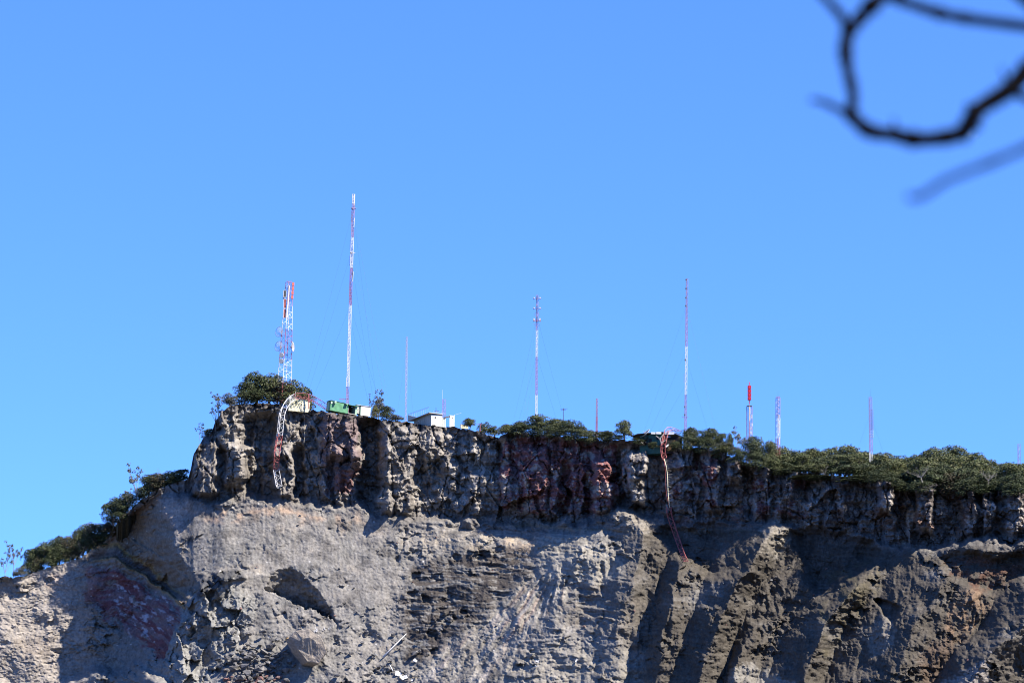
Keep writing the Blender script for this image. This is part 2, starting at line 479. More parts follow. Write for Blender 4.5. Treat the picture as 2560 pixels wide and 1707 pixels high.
# lit mound at the foot of the recess
foot = np.interp(WU, [-200, 150, 175, 240, 290, 350, 420], [1760, 1720, 1690, 1655, 1664, 1648, 1700])
Dlow = Dlow + np.where(WU < edge_u + 30, 9.0 * sstep(-2, 34, WV - foot) * sstep(90, 190, WU), 0)

def spur(pts, wl, wr, p=1.0):
    a = np.array(pts, float)
    ru = np.interp(WV, a[:, 1], a[:, 0]); h = np.interp(WV, a[:, 1], a[:, 2], left=0)
    s = np.where(WU < ru, 1 - (ru - WU) / wl, 1 - (WU - ru) / wr)
    return h * np.clip(s, 0, 1) ** p
SP = np.zeros_like(U)
for pts, wl, wr in [
    ([(545,1428,0),(560,1440,3.2),(520,1470,4.5),(492,1520,3.5),(470,1600,3),(450,1707,3),(420,1850,3)], 60, 120),
    ([(1475,1315,0),(1470,1340,3),(1450,1400,5),(1420,1460,4),(1380,1540,3),(1330,1707,2),(1300,1850,2)], 150, 130),
    ([(1548,1262,0),(1560,1290,3),(1610,1330,5),(1600,1400,4.5),(1560,1500,3),(1540,1600,2),(1520,1850,2)], 90, 60),
    ([(1702,1385,0),(1704,1405,4),(1690,1450,7),(1668,1540,7.5),(1645,1650,5),(1620,1850,3)], 34, 110),
    ([(1945,1292,0),(1930,1325,6),(1895,1380,9),(1850,1450,10),(1800,1550,9),(1750,1700,7),(1720,1850,6)], 120, 55),
    ([(2195,1388,0),(2185,1405,3),(2130,1480,8),(2060,1560,10),(2010,1690,9),(1990,1850,8)], 90, 70),
    ([(1890,1545,0),(1885,1560,3),(1850,1640,6),(1830,1710,4),(1820,1850,3)], 26, 60),
    ([(2450,1338,0),(2420,1365,5),(2380,1430,8),(2300,1540,10),(2230,1700,9),(2200,1850,9)], 220, 190),
    ([(2620,1420,0),(2600,1470,8),(2560,1560,14),(2470,1640,17),(2420,1707,18),(2380,1850,20)], 110, 160)]:
    SP = np.maximum(SP, spur(pts, wl, wr))
Dlow = Dlow + 1.5 * SP
# hollows
def dent(poly, depth, soft, tilt=0.0, cx=0):
    m = softpoly(WU, WV, poly, soft)
    return m * depth * (1 + tilt * (WU - cx) / 100.0)
HTOP = [(655,1468),(676,1440),(700,1424),(728,1420),(756,1430),(790,1468),(820,1510),(842,1549)]
HBOT = [(842,1549),(805,1537),(755,1519),(700,1493),(655,1468)]
HU = WU + 7 * fbm(U / 11, V / 11, 124, 3); HV = WV + 7 * fbm(U / 11, V / 11, 125, 3)
hd_t = polydist(HU, HV, HTOP, False); hd_b = polydist(HU, HV, HBOT, False)
h_in = np.where(inpoly(HU, HV, HTOP + HBOT[1:-1]), 1.0, 0.0)
Dlow = Dlow - h_in * (1.2 * np.clip(hd_t / 8, 0, 1) + 8.0 * (hd_t / (hd_t + hd_b + 3.0)) * np.clip(hd_t / 30.0, 0, 1))
Dlow = Dlow - dent([(1640,1335),(1700,1310),(1900,1300),(1930,1315),(1880,1385),(1830,1435),(1765,1435),(1710,1392)], 6.5, 16)
Dlow = Dlow - dent([(1975,1330),(2060,1320),(2180,1350),(2200,1400),(2120,1450),(2050,1490),(2020,1440)], 7.0, 16)
Dlow = Dlow - dent([(2350,1395),(2400,1378),(2470,1385),(2560,1390),(2560,1440),(2490,1480),(2440,1470),(2380,1440)], 5.0, 12)
Dlow = Dlow - dent([(2182,1500),(2200,1496),(2250,1515),(2246,1545),(2232,1562),(2208,1540)], 4.0, 5)
Dlow = Dlow - dent([(1120,1318),(1250,1310),(1420,1308),(1430,1330),(1340,1352),(1300,1345),(1200,1330)], 3.0, 12)
Dlow = Dlow - dent([(478,1565),(520,1560),(535,1640),(500,1700),(470,1680)], 2.6, 12)
# surface relief of the lower slopes
smoothf = np.clip(softpoly(WU, WV, [(405,1250),(1000,1290),(1000,1480),(850,1560),(560,1560),(470,1470)], 40), 0, 1)
rough_low = 1 - 0.85 * smoothf
layer = sstep(960, 1080, WU) * (1 - 0.35 * sstep(2050, 2250, WU)) * sstep(0, 30, WV - led)
strat = (V + 16 * fbm(U / 170, V / 90, 71, 4) + 4 * fbm(U / 40, V / 30, 77, 2) - 0.05 * (U - 1280))
patch = sstep(-0.1, 0.3, fbm(U / 130, V / 70, 78, 3))
ter = vnoise(strat / 15.0, U / 210.0 + strat / 300, 72) + 0.6 * vnoise(strat / 6.5, U / 90.0, 73)
fan = softpoly(WU, WV, [(1300,1450),(1380,1440),(1420,1480),(1310,1600),(1240,1740),(1220,1850),(900,1850),(1010,1700),(1120,1610),(1220,1540)], 22)
Dlow = Dlow + layer * (0.12 + patch) * 0.75 * ter * (1 - 0.65 * sstep(1500, 1650, WU)) * (1 - fan)
q2 = np.hypot(U - 1430, V - 1330); q1 = np.arctan2(V - 1330, U - 1430) * 330 + 9 * fbm(U / 45, V / 45, 123, 3)   # rays spreading down from the head of the fan
Dlow = Dlow + fan * (1.7 * fbm(q1 / 24.0, q2 / 170.0, 74, 4))
ru = U + 26 * fbm(U / 90, V / 110, 75, 3) + 7 * fbm(U / 25, V / 30, 79, 2) + 0.25 * (V - 1400) * np.clip((U - 1100) / 900, -0.3, 1)
rill = ridged(ru / 34.0, V / 260.0, 76, 2) * sstep(-0.2, 0.25, fbm(U / 140, V / 110, 95, 2))
flute = ridged(ru / 13.0, V / 85.0, 94, 3)
rr_ = sstep(1500, 1700, WU)
Dlow = Dlow + ((0.15 + 0.8 * rr_) * rill + (0.10 + 0.30 * rr_) * flute) * (1 - fan)
rough_low = rough_low * (1 - 0.8 * fan) * (1 - 0.35 * sstep(980, 1060, WU) * (1 - sstep(1330, 1420, WU)))
mid = fbm(WU / 130, WV / 110, 81, 3)
rocky = sstep(0.05, 0.4, fbm(U / 105, V / 75, 96, 3)) * (1 - fan)
Dlow = Dlow + rough_low * (2.4 * mid + 0.5 * ridged(WU / 50, WV / 45, 82, 3)) + smoothf * (0.8 * fbm(U / 110, V / 70, 83, 4)) \
    + rocky * (1 - 0.6 * smoothf) * (1.5 * facet(JU / 30.0, JV / 20.0, 85, 1.2) + 0.7 * facet(JU / 12.0, JV / 8.0, 86, 1.1)) \
    + 0.20 * facet(JU / 8.0, JV / 6.0, 87, 1.0) * (1 - 0.5 * smoothf) + 0.14 * fbm(U / 6, V / 5.5, 84, 2)
# small pockets and undercuts in the bedded zone
f1, f2, cid = worley((WU + 10 * fbm(U / 30, V / 30, 122, 2)) / 38.0, WV / 27.0, 88)
dkz = softpoly(WU, WV, [(1020,1420),(1160,1370),(1330,1370),(1340,1470),(1250,1560),(1150,1640),(1010,1660),(1000,1520)], 35)
Dlow = Dlow - (0.25 * layer + 0.75 * dkz) * (1 - fan) * 2.0 * (cid > 0.86) * sstep(0.42, 0.2, f1 + 0.12 * vnoise(U / 7, V / 7, 121))
lob = softpoly(WU, WV, [(440,1500),(560,1440),(640,1500),(600,1600),(520,1707),(500,1850),(390,1850)], 25)
Dlow = Dlow + lob * (2.6 * facet(WU / 40.0, WV / 46.0, 90, 1.3) + 1.0 * facet(JU / 16.0, JV / 18.0, 93, 1.2))
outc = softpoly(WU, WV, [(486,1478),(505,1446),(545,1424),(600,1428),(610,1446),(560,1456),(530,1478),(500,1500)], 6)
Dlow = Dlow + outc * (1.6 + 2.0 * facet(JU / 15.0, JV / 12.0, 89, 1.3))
# a few thin cracks
for pl_, dep, wd in (([(838,1540),(846,1575),(842,1600)], 1.0, 3.5), ([(1025,1290),(1015,1345),(990,1410)], 1.2, 5), ([(1505,1420),(1514,1520),(1492,1600)], 1.2, 5), ([(1935,1450),(1910,1540),(1885,1640)], 1.6, 6)):
    dd = polydist(WU + 10 * fbm(U / 25, V / 25, 126, 3), WV, pl_, False)
    Dlow = Dlow - dep * np.exp(-(dd / wd) ** 2) * np.clip(0.6 + 1.6 * fbm(U / 30, V / 30, 127, 3), 0, 1.3)
# rubble skirt along the ledge
skirt = np.exp(-((WV - led - 4) / 16.0) ** 2) * sstep(400, 470, WU)
Dlow = Dlow + skirt * (0.8 * ridged(U / 14, V / 12, 91, 3) + 0.9 * fbm(U / 40, V / 20, 92, 2))

D = Dlow * (1 - up) + Dup * up
D = D - 0.0
# keep the authored smooth panels from being chopped up
D = D + 0.0 * smooth_wall

# ------------------------------------------------------------------ mineral colours (albedo only)
NZ = 16 * fbm(U / 26, V / 24, 98, 3) + 10 * fbm(U / 7, V / 6.5, 99, 2)
def softpoly(U, V, poly, soft=12.0):
    d = polydist(U, V, poly)
    sd = np.where(inpoly(U, V, poly), d, -d) + NZ
    return sstep(-0.45 * soft, 0.45 * soft, sd)

def mixc(C, col, m):
    return C * (1 - m[..., None]) + np.array(col)[None, None, :] * m[..., None]
n_a = fbm(U / 120, V / 90, 101, 4); n_b = fbm(U / 35, V / 30, 102, 4); n_c = fbm(U / 9, V / 8, 103, 3)
n_h = fbm(U / 120 + n_b, strat / 7.0, 104, 4)
C = np.zeros(U.shape + (3,)) + np.array((0.208, 0.197, 0.184))
C = mixc(C, (0.178, 0.172, 0.163), sstep(-0.1, 0.3, n_a))
C = mixc(C, (0.265, 0.235, 0.20), sstep(0.2, 0.5, fbm(U / 80, V / 50, 105, 4)) * 0.6)
lw0 = WV - led
# upper tier: grey-brown tuff, dark scoria
C = mixc(C, (0.225, 0.205, 0.186), up * 0.8)
C = mixc(C, (0.30, 0.277, 0.25), up * sstep(-0.15, 0.25, n_b + 0.3 * n_c) * sstep(480, 600, WU))
C = mixc(C, (0.11, 0.097, 0.095), up * sstep(0.15, 0.45, fbm(U / 55, V / 45, 106, 4)) * 0.8)
C = mixc(C, (0.20, 0.145, 0.145), up * softpoly(WU, WV, [(800,1040),(905,1040),(900,1180),(820,1250),(800,1150)], 14) * 0.8)
C = mixc(C, (0.235, 0.13, 0.125), up * softpoly(WU, WV, [(842,1172),(885,1180),(890,1240),(836,1240)], 10) * 0.9)
red = softpoly(WU, WV, [(1252,1120),(1300,1085),(1420,1100),(1540,1110),(1550,1200),(1545,1280),(1480,1290),(1400,1288),(1300,1292),(1240,1290)], 14)
C = mixc(C, (0.20, 0.088, 0.088), up * red * sstep(-0.35, 0.05, n_b + 0.2) * 0.95)
C = mixc(C, (0.23, 0.20, 0.18), up * softpoly(WU, WV, [(1235,1200),(1300,1190),(1298,1210),(1295,1290),(1230,1300)], 10) * sstep(-0.2, 0.2, n_b))
C = mixc(C, (0.26, 0.23, 0.21), up * sstep(1150, 1250, WU) * (1 - sstep(1180, 1240, WU * 0 + WV)) * 0.0)
C = mixc(C, (0.15, 0.125, 0.115), up * sstep(1560, 1750, WU) * sstep(-0.45, 0.1, n_b) * 0.8)
C = mixc(C, (0.17, 0.08, 0.075), up * sstep(1600, 1700, WU) * (1 - sstep(1980, 2060, WU)) * sstep(0.0, 0.3, fbm(U / 60, V / 50, 107, 3)))
C = mixc(C, (0.165, 0.105, 0.08), up * sstep(2050, 2120, WU) * sstep(0.05, 0.35, fbm(U / 50, V / 60, 108, 3)))
C = mixc(C, (0.33, 0.31, 0.285), up * sstep(0.3, 0.5, fbm(U / 38, V / 40, 109, 3)) * sstep(1700, 1800, WU) * 0.8)
mott = fbm(WU / 26, WV / 40, 117, 4) + 0.5 * n_c
C = mixc(C, (0.36, 0.335, 0.31), up * sstep(0.12, 0.28, mott) * sstep(1080, 1200, WU) * 0.75)
C = mixc(C, (0.075, 0.066, 0.066), up * sstep(0.2, 0.36, -mott) * sstep(1080, 1200, WU) * 0.6)
low_pale = np.exp(-((lw0 + 16) / 20.0) ** 2) * sstep(1150, 1250, WU)
C = mixc(C, (0.235, 0.215, 0.20), up * low_pale * sstep(-0.15, 0.2, n_b) * 0.8)
# soil and roots right under the rim
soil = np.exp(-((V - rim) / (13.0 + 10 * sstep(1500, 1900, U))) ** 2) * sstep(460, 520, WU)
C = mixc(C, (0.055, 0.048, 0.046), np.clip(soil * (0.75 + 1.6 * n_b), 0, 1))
# ledge beds: ochre line, dark ash, orange bake
lw = WV - led
C = mixc(C, (0.105, 0.10, 0.10), np.exp(-((lw - 8 - 16 * n_a) / 30.0) ** 2) * sstep(-0.35, 0.15, n_b) * 0.8 * sstep(380, 450, WU))
C = mixc(C, (0.33, 0.235, 0.17), np.exp(-((lw - 42) / 16.0) ** 2) * (1 - sstep(820, 1000, WU)) * sstep(400, 430, WU) * sstep(-0.15, 0.3, n_b) * 0.8)
C = mixc(C, (0.36, 0.245, 0.165), softpoly(WU, WV, [(1230,1350),(1290,1342),(1370,1350),(1360,1375),(1280,1378)], 12) * sstep(-0.2, 0.2, n_b))
C = mixc(C, (0.21, 0.165, 0.115), np.exp(-((strat - 1312 + 0.02 * (U - 1400)) / 4.0) ** 2) * sstep(1250, 1300, WU) * (1 - sstep(1900, 2000, WU)) * 0.8)
C = mixc(C, (0.31, 0.27, 0.215), np.exp(-((lw - 62 - 20 * n_a) / 26.0) ** 2) * sstep(1000, 1080, WU) * (1 - sstep(1330, 1420, WU)) * sstep(-0.25, 0.2, n_b) * 0.8)
# dark layered beds in the middle and on the right
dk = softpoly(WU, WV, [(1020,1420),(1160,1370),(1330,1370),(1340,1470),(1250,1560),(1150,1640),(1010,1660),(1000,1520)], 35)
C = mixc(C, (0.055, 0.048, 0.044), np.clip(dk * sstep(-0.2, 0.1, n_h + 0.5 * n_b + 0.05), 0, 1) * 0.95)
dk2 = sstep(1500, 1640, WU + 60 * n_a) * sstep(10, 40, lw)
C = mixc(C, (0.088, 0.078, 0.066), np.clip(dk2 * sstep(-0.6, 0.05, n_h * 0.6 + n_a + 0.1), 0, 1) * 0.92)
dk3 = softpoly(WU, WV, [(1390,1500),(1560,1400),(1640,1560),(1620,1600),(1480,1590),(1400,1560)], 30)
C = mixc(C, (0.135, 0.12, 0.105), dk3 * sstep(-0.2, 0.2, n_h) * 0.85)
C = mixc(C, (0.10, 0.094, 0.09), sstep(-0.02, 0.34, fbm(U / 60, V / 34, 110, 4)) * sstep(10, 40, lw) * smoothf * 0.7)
# pale scree
C = mixc(C, (0.28, 0.26, 0.23), fan * 0.85)
C = mixc(C, (0.24, 0.19, 0.165), fan * sstep(0.0, 0.4, fbm(q1 / 20.0, q2 / 160.0, 111, 3)) * 0.8)
C = mixc(C, (0.262, 0.244, 0.212), softpoly(WU, WV, [(1340,1345),(1460,1325),(1560,1400),(1560,1450),(1480,1460),(1350,1450)], 16) * 0.9)
C = mixc(C, (0.235, 0.222, 0.20), softpoly(WU, WV, [(1820,1680),(1880,1660),(1950,1690),(1990,1707),(1990,1850),(1780,1850)], 12))
C = mixc(C, (0.225, 0.209, 0.184), softpoly(WU, WV, [(1240,1640),(1420,1600),(1600,1640),(1640,1850),(1200,1850)], 30) * 0.8)
C = mixc(C, (0.225, 0.224, 0.214), lob * 0.85)
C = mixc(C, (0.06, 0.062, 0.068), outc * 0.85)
# left-hand recess: ochre beds, red lava with white crusts, grey talus
recm = np.where(in_rec, 1.0, 0.0) * sstep(200, 260, WU)
C = mixc(C, (0.22, 0.185, 0.145), recm * (1 - sstep(-6, 6, WV - bl)) * 0.6)
C = mixc(C, (0.33, 0.21, 0.08), recm * np.exp(-((WV - bl + 28 - 0.1 * (WU - 300)) / 8.0) ** 2) * 0.9)
C = mixc(C, (0.33, 0.21, 0.09), recm * np.exp(-((WV - bl - 4) / 6.0) ** 2) * 0.8)
C = mixc(C, (0.10, 0.10, 0.115), recm * np.exp(-((WV - bl + 10) / 7.0) ** 2) * 0.8)
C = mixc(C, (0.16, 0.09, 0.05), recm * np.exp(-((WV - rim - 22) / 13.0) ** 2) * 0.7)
redz = np.where(in_rec, 1.0, 0.0) * softpoly(WU, WV, [(210,1420),(290,1420),(380,1475),(450,1515),(440,1600),(420,1660),(350,1600),(270,1545),(215,1500)], 14)
C = mixc(C, (0.18, 0.095, 0.10), redz * sstep(-0.45, 0.0, n_b) * 0.75)
C = mixc(C, (0.15, 0.055, 0.058), redz * sstep(-0.05, 0.2, fbm(U / 90, (WV - bl) / 16.0, 112, 4)) * 0.85)
crust = softpoly(WU, WV, [(280,1455),(330,1460),(430,1500),(425,1560),(390,1600),(330,1590),(290,1520)], 14)
C = mixc(C, (0.42, 0.40, 0.43), crust * sstep(0.0, 0.35, fbm(U / 22, (WV - bl) / 13.0, 113, 4) + 0.3 * n_c - 0.05) * 0.8)
C = mixc(C, (0.40, 0.255, 0.17), softpoly(WU, WV, [(110,1440),(150,1430),(190,1480),(160,1500),(130,1490)], 12) * 0.8)
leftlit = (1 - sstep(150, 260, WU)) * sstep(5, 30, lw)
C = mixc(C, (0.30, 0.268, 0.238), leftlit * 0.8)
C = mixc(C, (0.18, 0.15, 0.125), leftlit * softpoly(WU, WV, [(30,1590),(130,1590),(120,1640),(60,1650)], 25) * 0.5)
C = mixc(C, (0.36, 0.30, 0.26), softpoly(WU, WV, [(395,1250),(470,1256),(450,1330),(420,1310)], 18) * 0.6)
# right: ochre and orange faces
C = mixc(C, (0.12, 0.105, 0.065), dk2 * softpoly(WU, WV, [(2060,1430),(2180,1395),(2200,1470),(2100,1600),(2060,1650),(2050,1540)], 25) * sstep(-0.2, 0.3, n_b) * 0.6)
C = mixc(C, (0.25, 0.17, 0.115), softpoly(WU, WV, [(2395,1475),(2440,1465),(2490,1490),(2440,1560),(2400,1620),(2360,1560)], 22) * sstep(-0.3, 0.2, n_b) * 0.75)
C = mixc(C, (0.14, 0.095, 0.07), softpoly(WU, WV, [(2300,1640),(2380,1560),(2400,1690),(2300,1740)], 25) * 0.55)
C = mixc(C, (0.115, 0.065, 0.048), softpoly(WU, WV, [(2360,1400),(2440,1390),(2560,1410),(2540,1450),(2470,1480),(2380,1450)], 14) * sstep(-0.2, 0.2, n_b) * 0.85)
C = mixc(C, (0.24, 0.22, 0.195), softpoly(WU, WV, [(2165,1590),(2200,1545),(2240,1560),(2235,1610),(2180,1640)], 14) * 0.8)
C = mixc(C, (0.29, 0.265, 0.245), softpoly(WU, WV, [(2340,1720),(2400,1680),(2470,1650),(2480,1707),(2400,1800)], 12) * 0.85)
C = mixc(C, (0.27, 0.245, 0.21), softpoly(WU, WV, [(1520,1290),(1560,1270),(1640,1310),(1600,1340)], 12) * 0.7)
C = mixc(C, (0.27, 0.245, 0.21), softpoly(WU, WV, [(1900,1320),(1945,1300),(1990,1330),(1960,1380),(1910,1390)], 14) * 0.8)
# bedding tint, grain, and flutes coloured darker in their grooves
streak = fbm((U + 6 * n_b) / 4.0, V / 55.0, 115, 3)
fanst = fbm(q1 / 15.0, q2 / 120.0, 118, 4) + 0.35 * n_b
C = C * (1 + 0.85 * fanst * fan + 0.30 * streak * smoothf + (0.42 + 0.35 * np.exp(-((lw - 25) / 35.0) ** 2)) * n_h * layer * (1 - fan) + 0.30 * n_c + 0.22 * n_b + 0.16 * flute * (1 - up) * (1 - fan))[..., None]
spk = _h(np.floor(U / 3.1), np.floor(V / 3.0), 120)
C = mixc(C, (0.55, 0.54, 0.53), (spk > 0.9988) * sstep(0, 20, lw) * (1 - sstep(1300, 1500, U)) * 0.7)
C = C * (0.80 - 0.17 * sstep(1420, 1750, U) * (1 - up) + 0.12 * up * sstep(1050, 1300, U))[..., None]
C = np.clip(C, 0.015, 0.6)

Y = -D
PTS = Parr(U, V, Y)

def grid_mesh(name, pts, cols, mat):
    nr, nc = pts.shape[:2]
    me = bpy.data.meshes.new(name)
    nv = nr * nc; nf = (nr - 1) * (nc - 1)
    me.vertices.add(nv); me.loops.add(nf * 4); me.polygons.add(nf)
    me.vertices.foreach_set('co', pts.reshape(-1).astype(np.float32))
    i = np.arange(nv).reshape(nr, nc)
    q = np.stack([i[:-1, :-1], i[1:, :-1], i[1:, 1:], i[:-1, 1:]], -1).reshape(-1)
    me.loops.foreach_set('vertex_index', q.astype(np.int32))
    me.polygons.foreach_set('loop_start', (np.arange(nf) * 4).astype(np.int32))
    me.update(calc_edges=True)
    a = me.color_attributes.new('Col', 'FLOAT_COLOR', 'POINT')
    a.data.foreach_set('color', np.concatenate([cols.reshape(-1, 3), np.ones((nv, 1))], 1).reshape(-1).astype(np.float32))
    me.materials.append(mat)
    me.validate()
    o = bpy.data.objects.new(name, me)
    COL.objects.link(o)
    return o

# talus apron from the foot of the face down to the valley floor
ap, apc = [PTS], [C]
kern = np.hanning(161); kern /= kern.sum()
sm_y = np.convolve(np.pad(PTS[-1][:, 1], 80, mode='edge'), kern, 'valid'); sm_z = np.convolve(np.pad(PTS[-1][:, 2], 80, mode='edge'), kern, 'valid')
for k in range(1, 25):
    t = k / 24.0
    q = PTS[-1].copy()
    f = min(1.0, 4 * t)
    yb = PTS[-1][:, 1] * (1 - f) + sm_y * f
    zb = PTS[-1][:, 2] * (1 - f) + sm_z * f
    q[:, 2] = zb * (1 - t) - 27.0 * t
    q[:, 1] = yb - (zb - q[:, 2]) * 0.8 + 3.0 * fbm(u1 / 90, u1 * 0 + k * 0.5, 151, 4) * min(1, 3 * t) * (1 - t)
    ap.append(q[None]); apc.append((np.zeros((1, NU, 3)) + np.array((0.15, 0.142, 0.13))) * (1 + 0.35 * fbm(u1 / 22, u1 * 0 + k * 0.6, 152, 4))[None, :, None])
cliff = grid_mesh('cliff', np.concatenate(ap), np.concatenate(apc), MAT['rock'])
tag(cliff, 'eroded layered volcanic cliff face in grey, tan and dark red', kind='structure')

def surf_D(u, v):
    """depth of the cliff face at photograph pixel (u, v)"""
    c = int(np.clip(round((u - u1[0]) / (u1[1] - u1[0])), 0, NU - 1))
    r = int(np.clip(np.searchsorted(V[:, c], v), 0, NVR - 1))
    return float(D[r, c])

def surf_pt(u, v, out=0.0):
    return P(u, v, -(surf_D(u, v) + out))

# plateau behind the rim
OFFS = np.array([0, 1.2, 3, 6, 10, 16, 24, 34, 46, 62, 85, 120, 180])
def hill(u, off):
    return 5.5 * np.exp(-((u - 2390) / 120.0) ** 2) * sstep(8, 30, off) + 2.5 * sstep(1850, 2050, u) * sstep(4, 20, off) \
        - 0.14 * off * (1 - sstep(430, 540, u)) * 3.0 + 1.5 * np.exp(-((u - 600) / 60.0) ** 2) * sstep(2, 8, off)
rimP = PTS[0]
pl = np.zeros((len(OFFS), NU, 3)); plc = np.zeros((len(OFFS), NU, 3))
for k, off in enumerate(OFFS):
    x = rimP[:, 0] * (700 + rimP[:, 1] + off) / (700 + rimP[:, 1])
    pl[k, :, 0] = x; pl[k, :, 1] = rimP[:, 1] + off
    pl[k, :, 2] = rimP[:, 2] + hill(u1, off) + (0.25 * fbm(u1 / 60, u1 * 0 + off / 9.0, 130, 2) if k else 0)
    plc[k] = np.array((0.07, 0.065, 0.045))[None, :] * (1 + 0.4 * fbm(u1 / 14, u1 * 0 + off, 131, 3))[:, None]
plateau = grid_mesh('plateau', pl[::-1], plc[::-1], MAT['rock'])
tag(plateau, 'dark soil of the plateau on top of the cliff', kind='structure')

def ground_pt(u, off):
    c = int(np.clip(round((u - u1[0]) / (u1[1] - u1[0])), 0, NU - 1))
    y = rimP[c, 1] + off
    x = rimP[c, 0] * (700 + y) / (700 + rimP[c, 1])
    return Vector((x, y, rimP[c, 2] + float(hill(np.array(float(u)), np.array(float(off))))))

# valley floor, from behind the viewer to the horizon
gx = np.concatenate([[-9000, -3000, -1200], np.linspace(-600, 600, 61), [1200, 3000, 9000]])
gy = np.concatenate([[-9000, -3000, -1400, -1000], np.linspace(-800, 300, 56), [800, 3000, 9000]])
GX, GY = np.meshgrid(gx, gy)
near = np.exp(-(np.maximum(np.hypot(GX, GY + 700) - 12, 0) / 45.0) ** 2)
GZ = -22 + 20.3 * near + 3 * fbm(GX / 90, GY / 90, 140, 4) * (1 - near) * (np.hypot(GX, GY) < 2500)
GC = np.zeros(GX.shape + (3,)) + np.array((0.075, 0.068, 0.058))
GC = GC * (1 + 0.4 * fbm(GX / 40, GY / 40, 141, 4))[..., None]
ground = grid_mesh('ground', np.stack([GX, GY, GZ], -1)[::-1], GC[::-1], MAT['rock'])
tag(ground, 'ashy valley ground below the cliff', kind='structure')
# ------------------------------------------------------------------ loose stones on the scree (pieces of the cliff) and boulders
def rock_mesh(name, seed, flat=0.6, cols=((0.22, 0.21, 0.21), (0.26, 0.24, 0.22)), n=22):
    rs = random.Random(seed)
    bm = bmesh.new()
    for _ in range(n):
        d = Vector((rs.gauss(0, 1), rs.gauss(0, 1), rs.gauss(0, 1))).normalized() * rs.uniform(0.72, 1.0)
        bm.verts.new((d.x * 0.5, d.y * 0.42, d.z * 0.5 * flat))
    bmesh.ops.convex_hull(bm, input=bm.verts)
    for v in [v for v in bm.verts if not v.link_faces]: bm.verts.remove(v)
    me = bpy.data.meshes.new(name)
    bm.to_mesh(me); bm.free()
    a = me.color_attributes.new('Col', 'FLOAT_COLOR', 'CORNER')
    for poly in me.polygons:
        c = cols[rs.randrange(len(cols))]
        k = rs.uniform(0.7, 0.95)
        for li in poly.loop_indices: a.data[li].color = (c[0]*k, c[1]*k, c[2]*k, 1)
    me.materials.append(MAT['rock'])
    return me
GREY = ((0.15, 0.148, 0.152), (0.19, 0.18, 0.172), (0.12, 0.12, 0.128))
RED = ((0.22, 0.125, 0.115), (0.25, 0.17, 0.15), (0.17, 0.10, 0.09))
PALE = ((0.30, 0.27, 0.24), (0.27, 0.245, 0.22))
ROCKS = [rock_mesh('stone', 200 + k, 0.5 + 0.08 * (k % 4), GREY) for k in range(8)]
RROCKS = [rock_mesh('stone', 300 + k, 0.7, RED) for k in range(4)]

def place_rock(me, u, v, wpx, name, parent=None, rot=None, sx=1.0, sy=1.0, sz=1.0, out=0.25, rs=random):
    s = wpx / 10.0
    o = link_mesh(name, me)
    o.location = surf_pt(u, v, out * s * 0.5)
    o.scale = (s * sx, s * sy, s * sz)
    o.rotation_euler = rot if rot else (rs.uniform(-0.5, 0.5), rs.uniform(-0.5, 0.5), rs.uniform(0, 6.28))
    if parent is not None: o.parent = parent
    return o

# the one great slab and the larger single boulders
def slab_boulder():
    out = [(726,1591),(738,1577),(756,1575),(772,1572),(800,1590),(809,1606),(817,1631),(804,1648),(796,1660),(782,1656),(768,1655),(741,1620)]
    c0 = surf_pt(768, 1640, 0.0)
    Yb = c0.y
    cu, cv = 772, 1617
    rings = []
    for f, o, su, sv in ((0.9, 3.0, -6, 8), (0.92, -2.2, -14, 9), (1.0, -5.0, 0, 0), (0.95, -5.5, 1, -1), (0.5, -5.7, 2, -2)):
        rings.append([P(cu + (u - cu) * f + su, cv + (v - cv) * f + sv, Yb + o + 0.02 * (v - cv)) - c0 for u, v in out])
    bm = bmesh.new()
    R = [[bm.verts.new(p) for p in r] for r in rings]
    n = len(out)
    for a, b in zip(R, R[1:]):
        for k in range(n):
            bm.faces.new((a[k], a[(k+1) % n], b[(k+1) % n], b[k]))
    bm.faces.new(R[-1]); bm.faces.new(R[0][::-1])
    bmesh.ops.triangulate(bm, faces=bm.faces)
    bmesh.ops.subdivide_edges(bm, edges=bm.edges, cuts=3, use_grid_fill=True)
    bmesh.ops.recalc_face_normals(bm, faces=bm.faces)
    pts = np.array([v.co[:] for v in bm.verts])
    h = 0.16 * fbm(pts[:, 0] / 1.4, pts[:, 2] / 1.0 + pts[:, 1], 401, 4) + 0.10 * ridged(pts[:, 0] / 0.6, pts[:, 2] / 2.2 + pts[:, 0] * 0.3, 402, 3)
    nn = [v.normal.copy() for v in bm.verts]
    for v, q, k in zip(bm.verts, nn, h): v.co += q * float(k)
    me = bpy.data.meshes.new('boulder'); bm.to_mesh(me); bm.free()
    cc = np.array([v.co[:] for v in me.vertices])
    t = np.clip(0.5 + 0.8 * fbm(cc[:, 0] / 2, cc[:, 2] / 2, 403, 4), 0, 1)[:, None]
    col = np.array((0.20, 0.185, 0.17)) * (1 - t) + np.array((0.32, 0.27, 0.22)) * t
    a = me.color_attributes.new('Col', 'FLOAT_COLOR', 'POINT')
    a.data.foreach_set('color', np.concatenate([col, np.ones((len(cc), 1))], 1).astype(np.float32).reshape(-1))
    me.materials.append(MAT['rock'])
    o = link_mesh('boulder', me, None, c0)
    tag(o, 'great pale tan slab boulder lying on the grey scree', 'boulder', 'boulders on the scree')
slab_boulder()
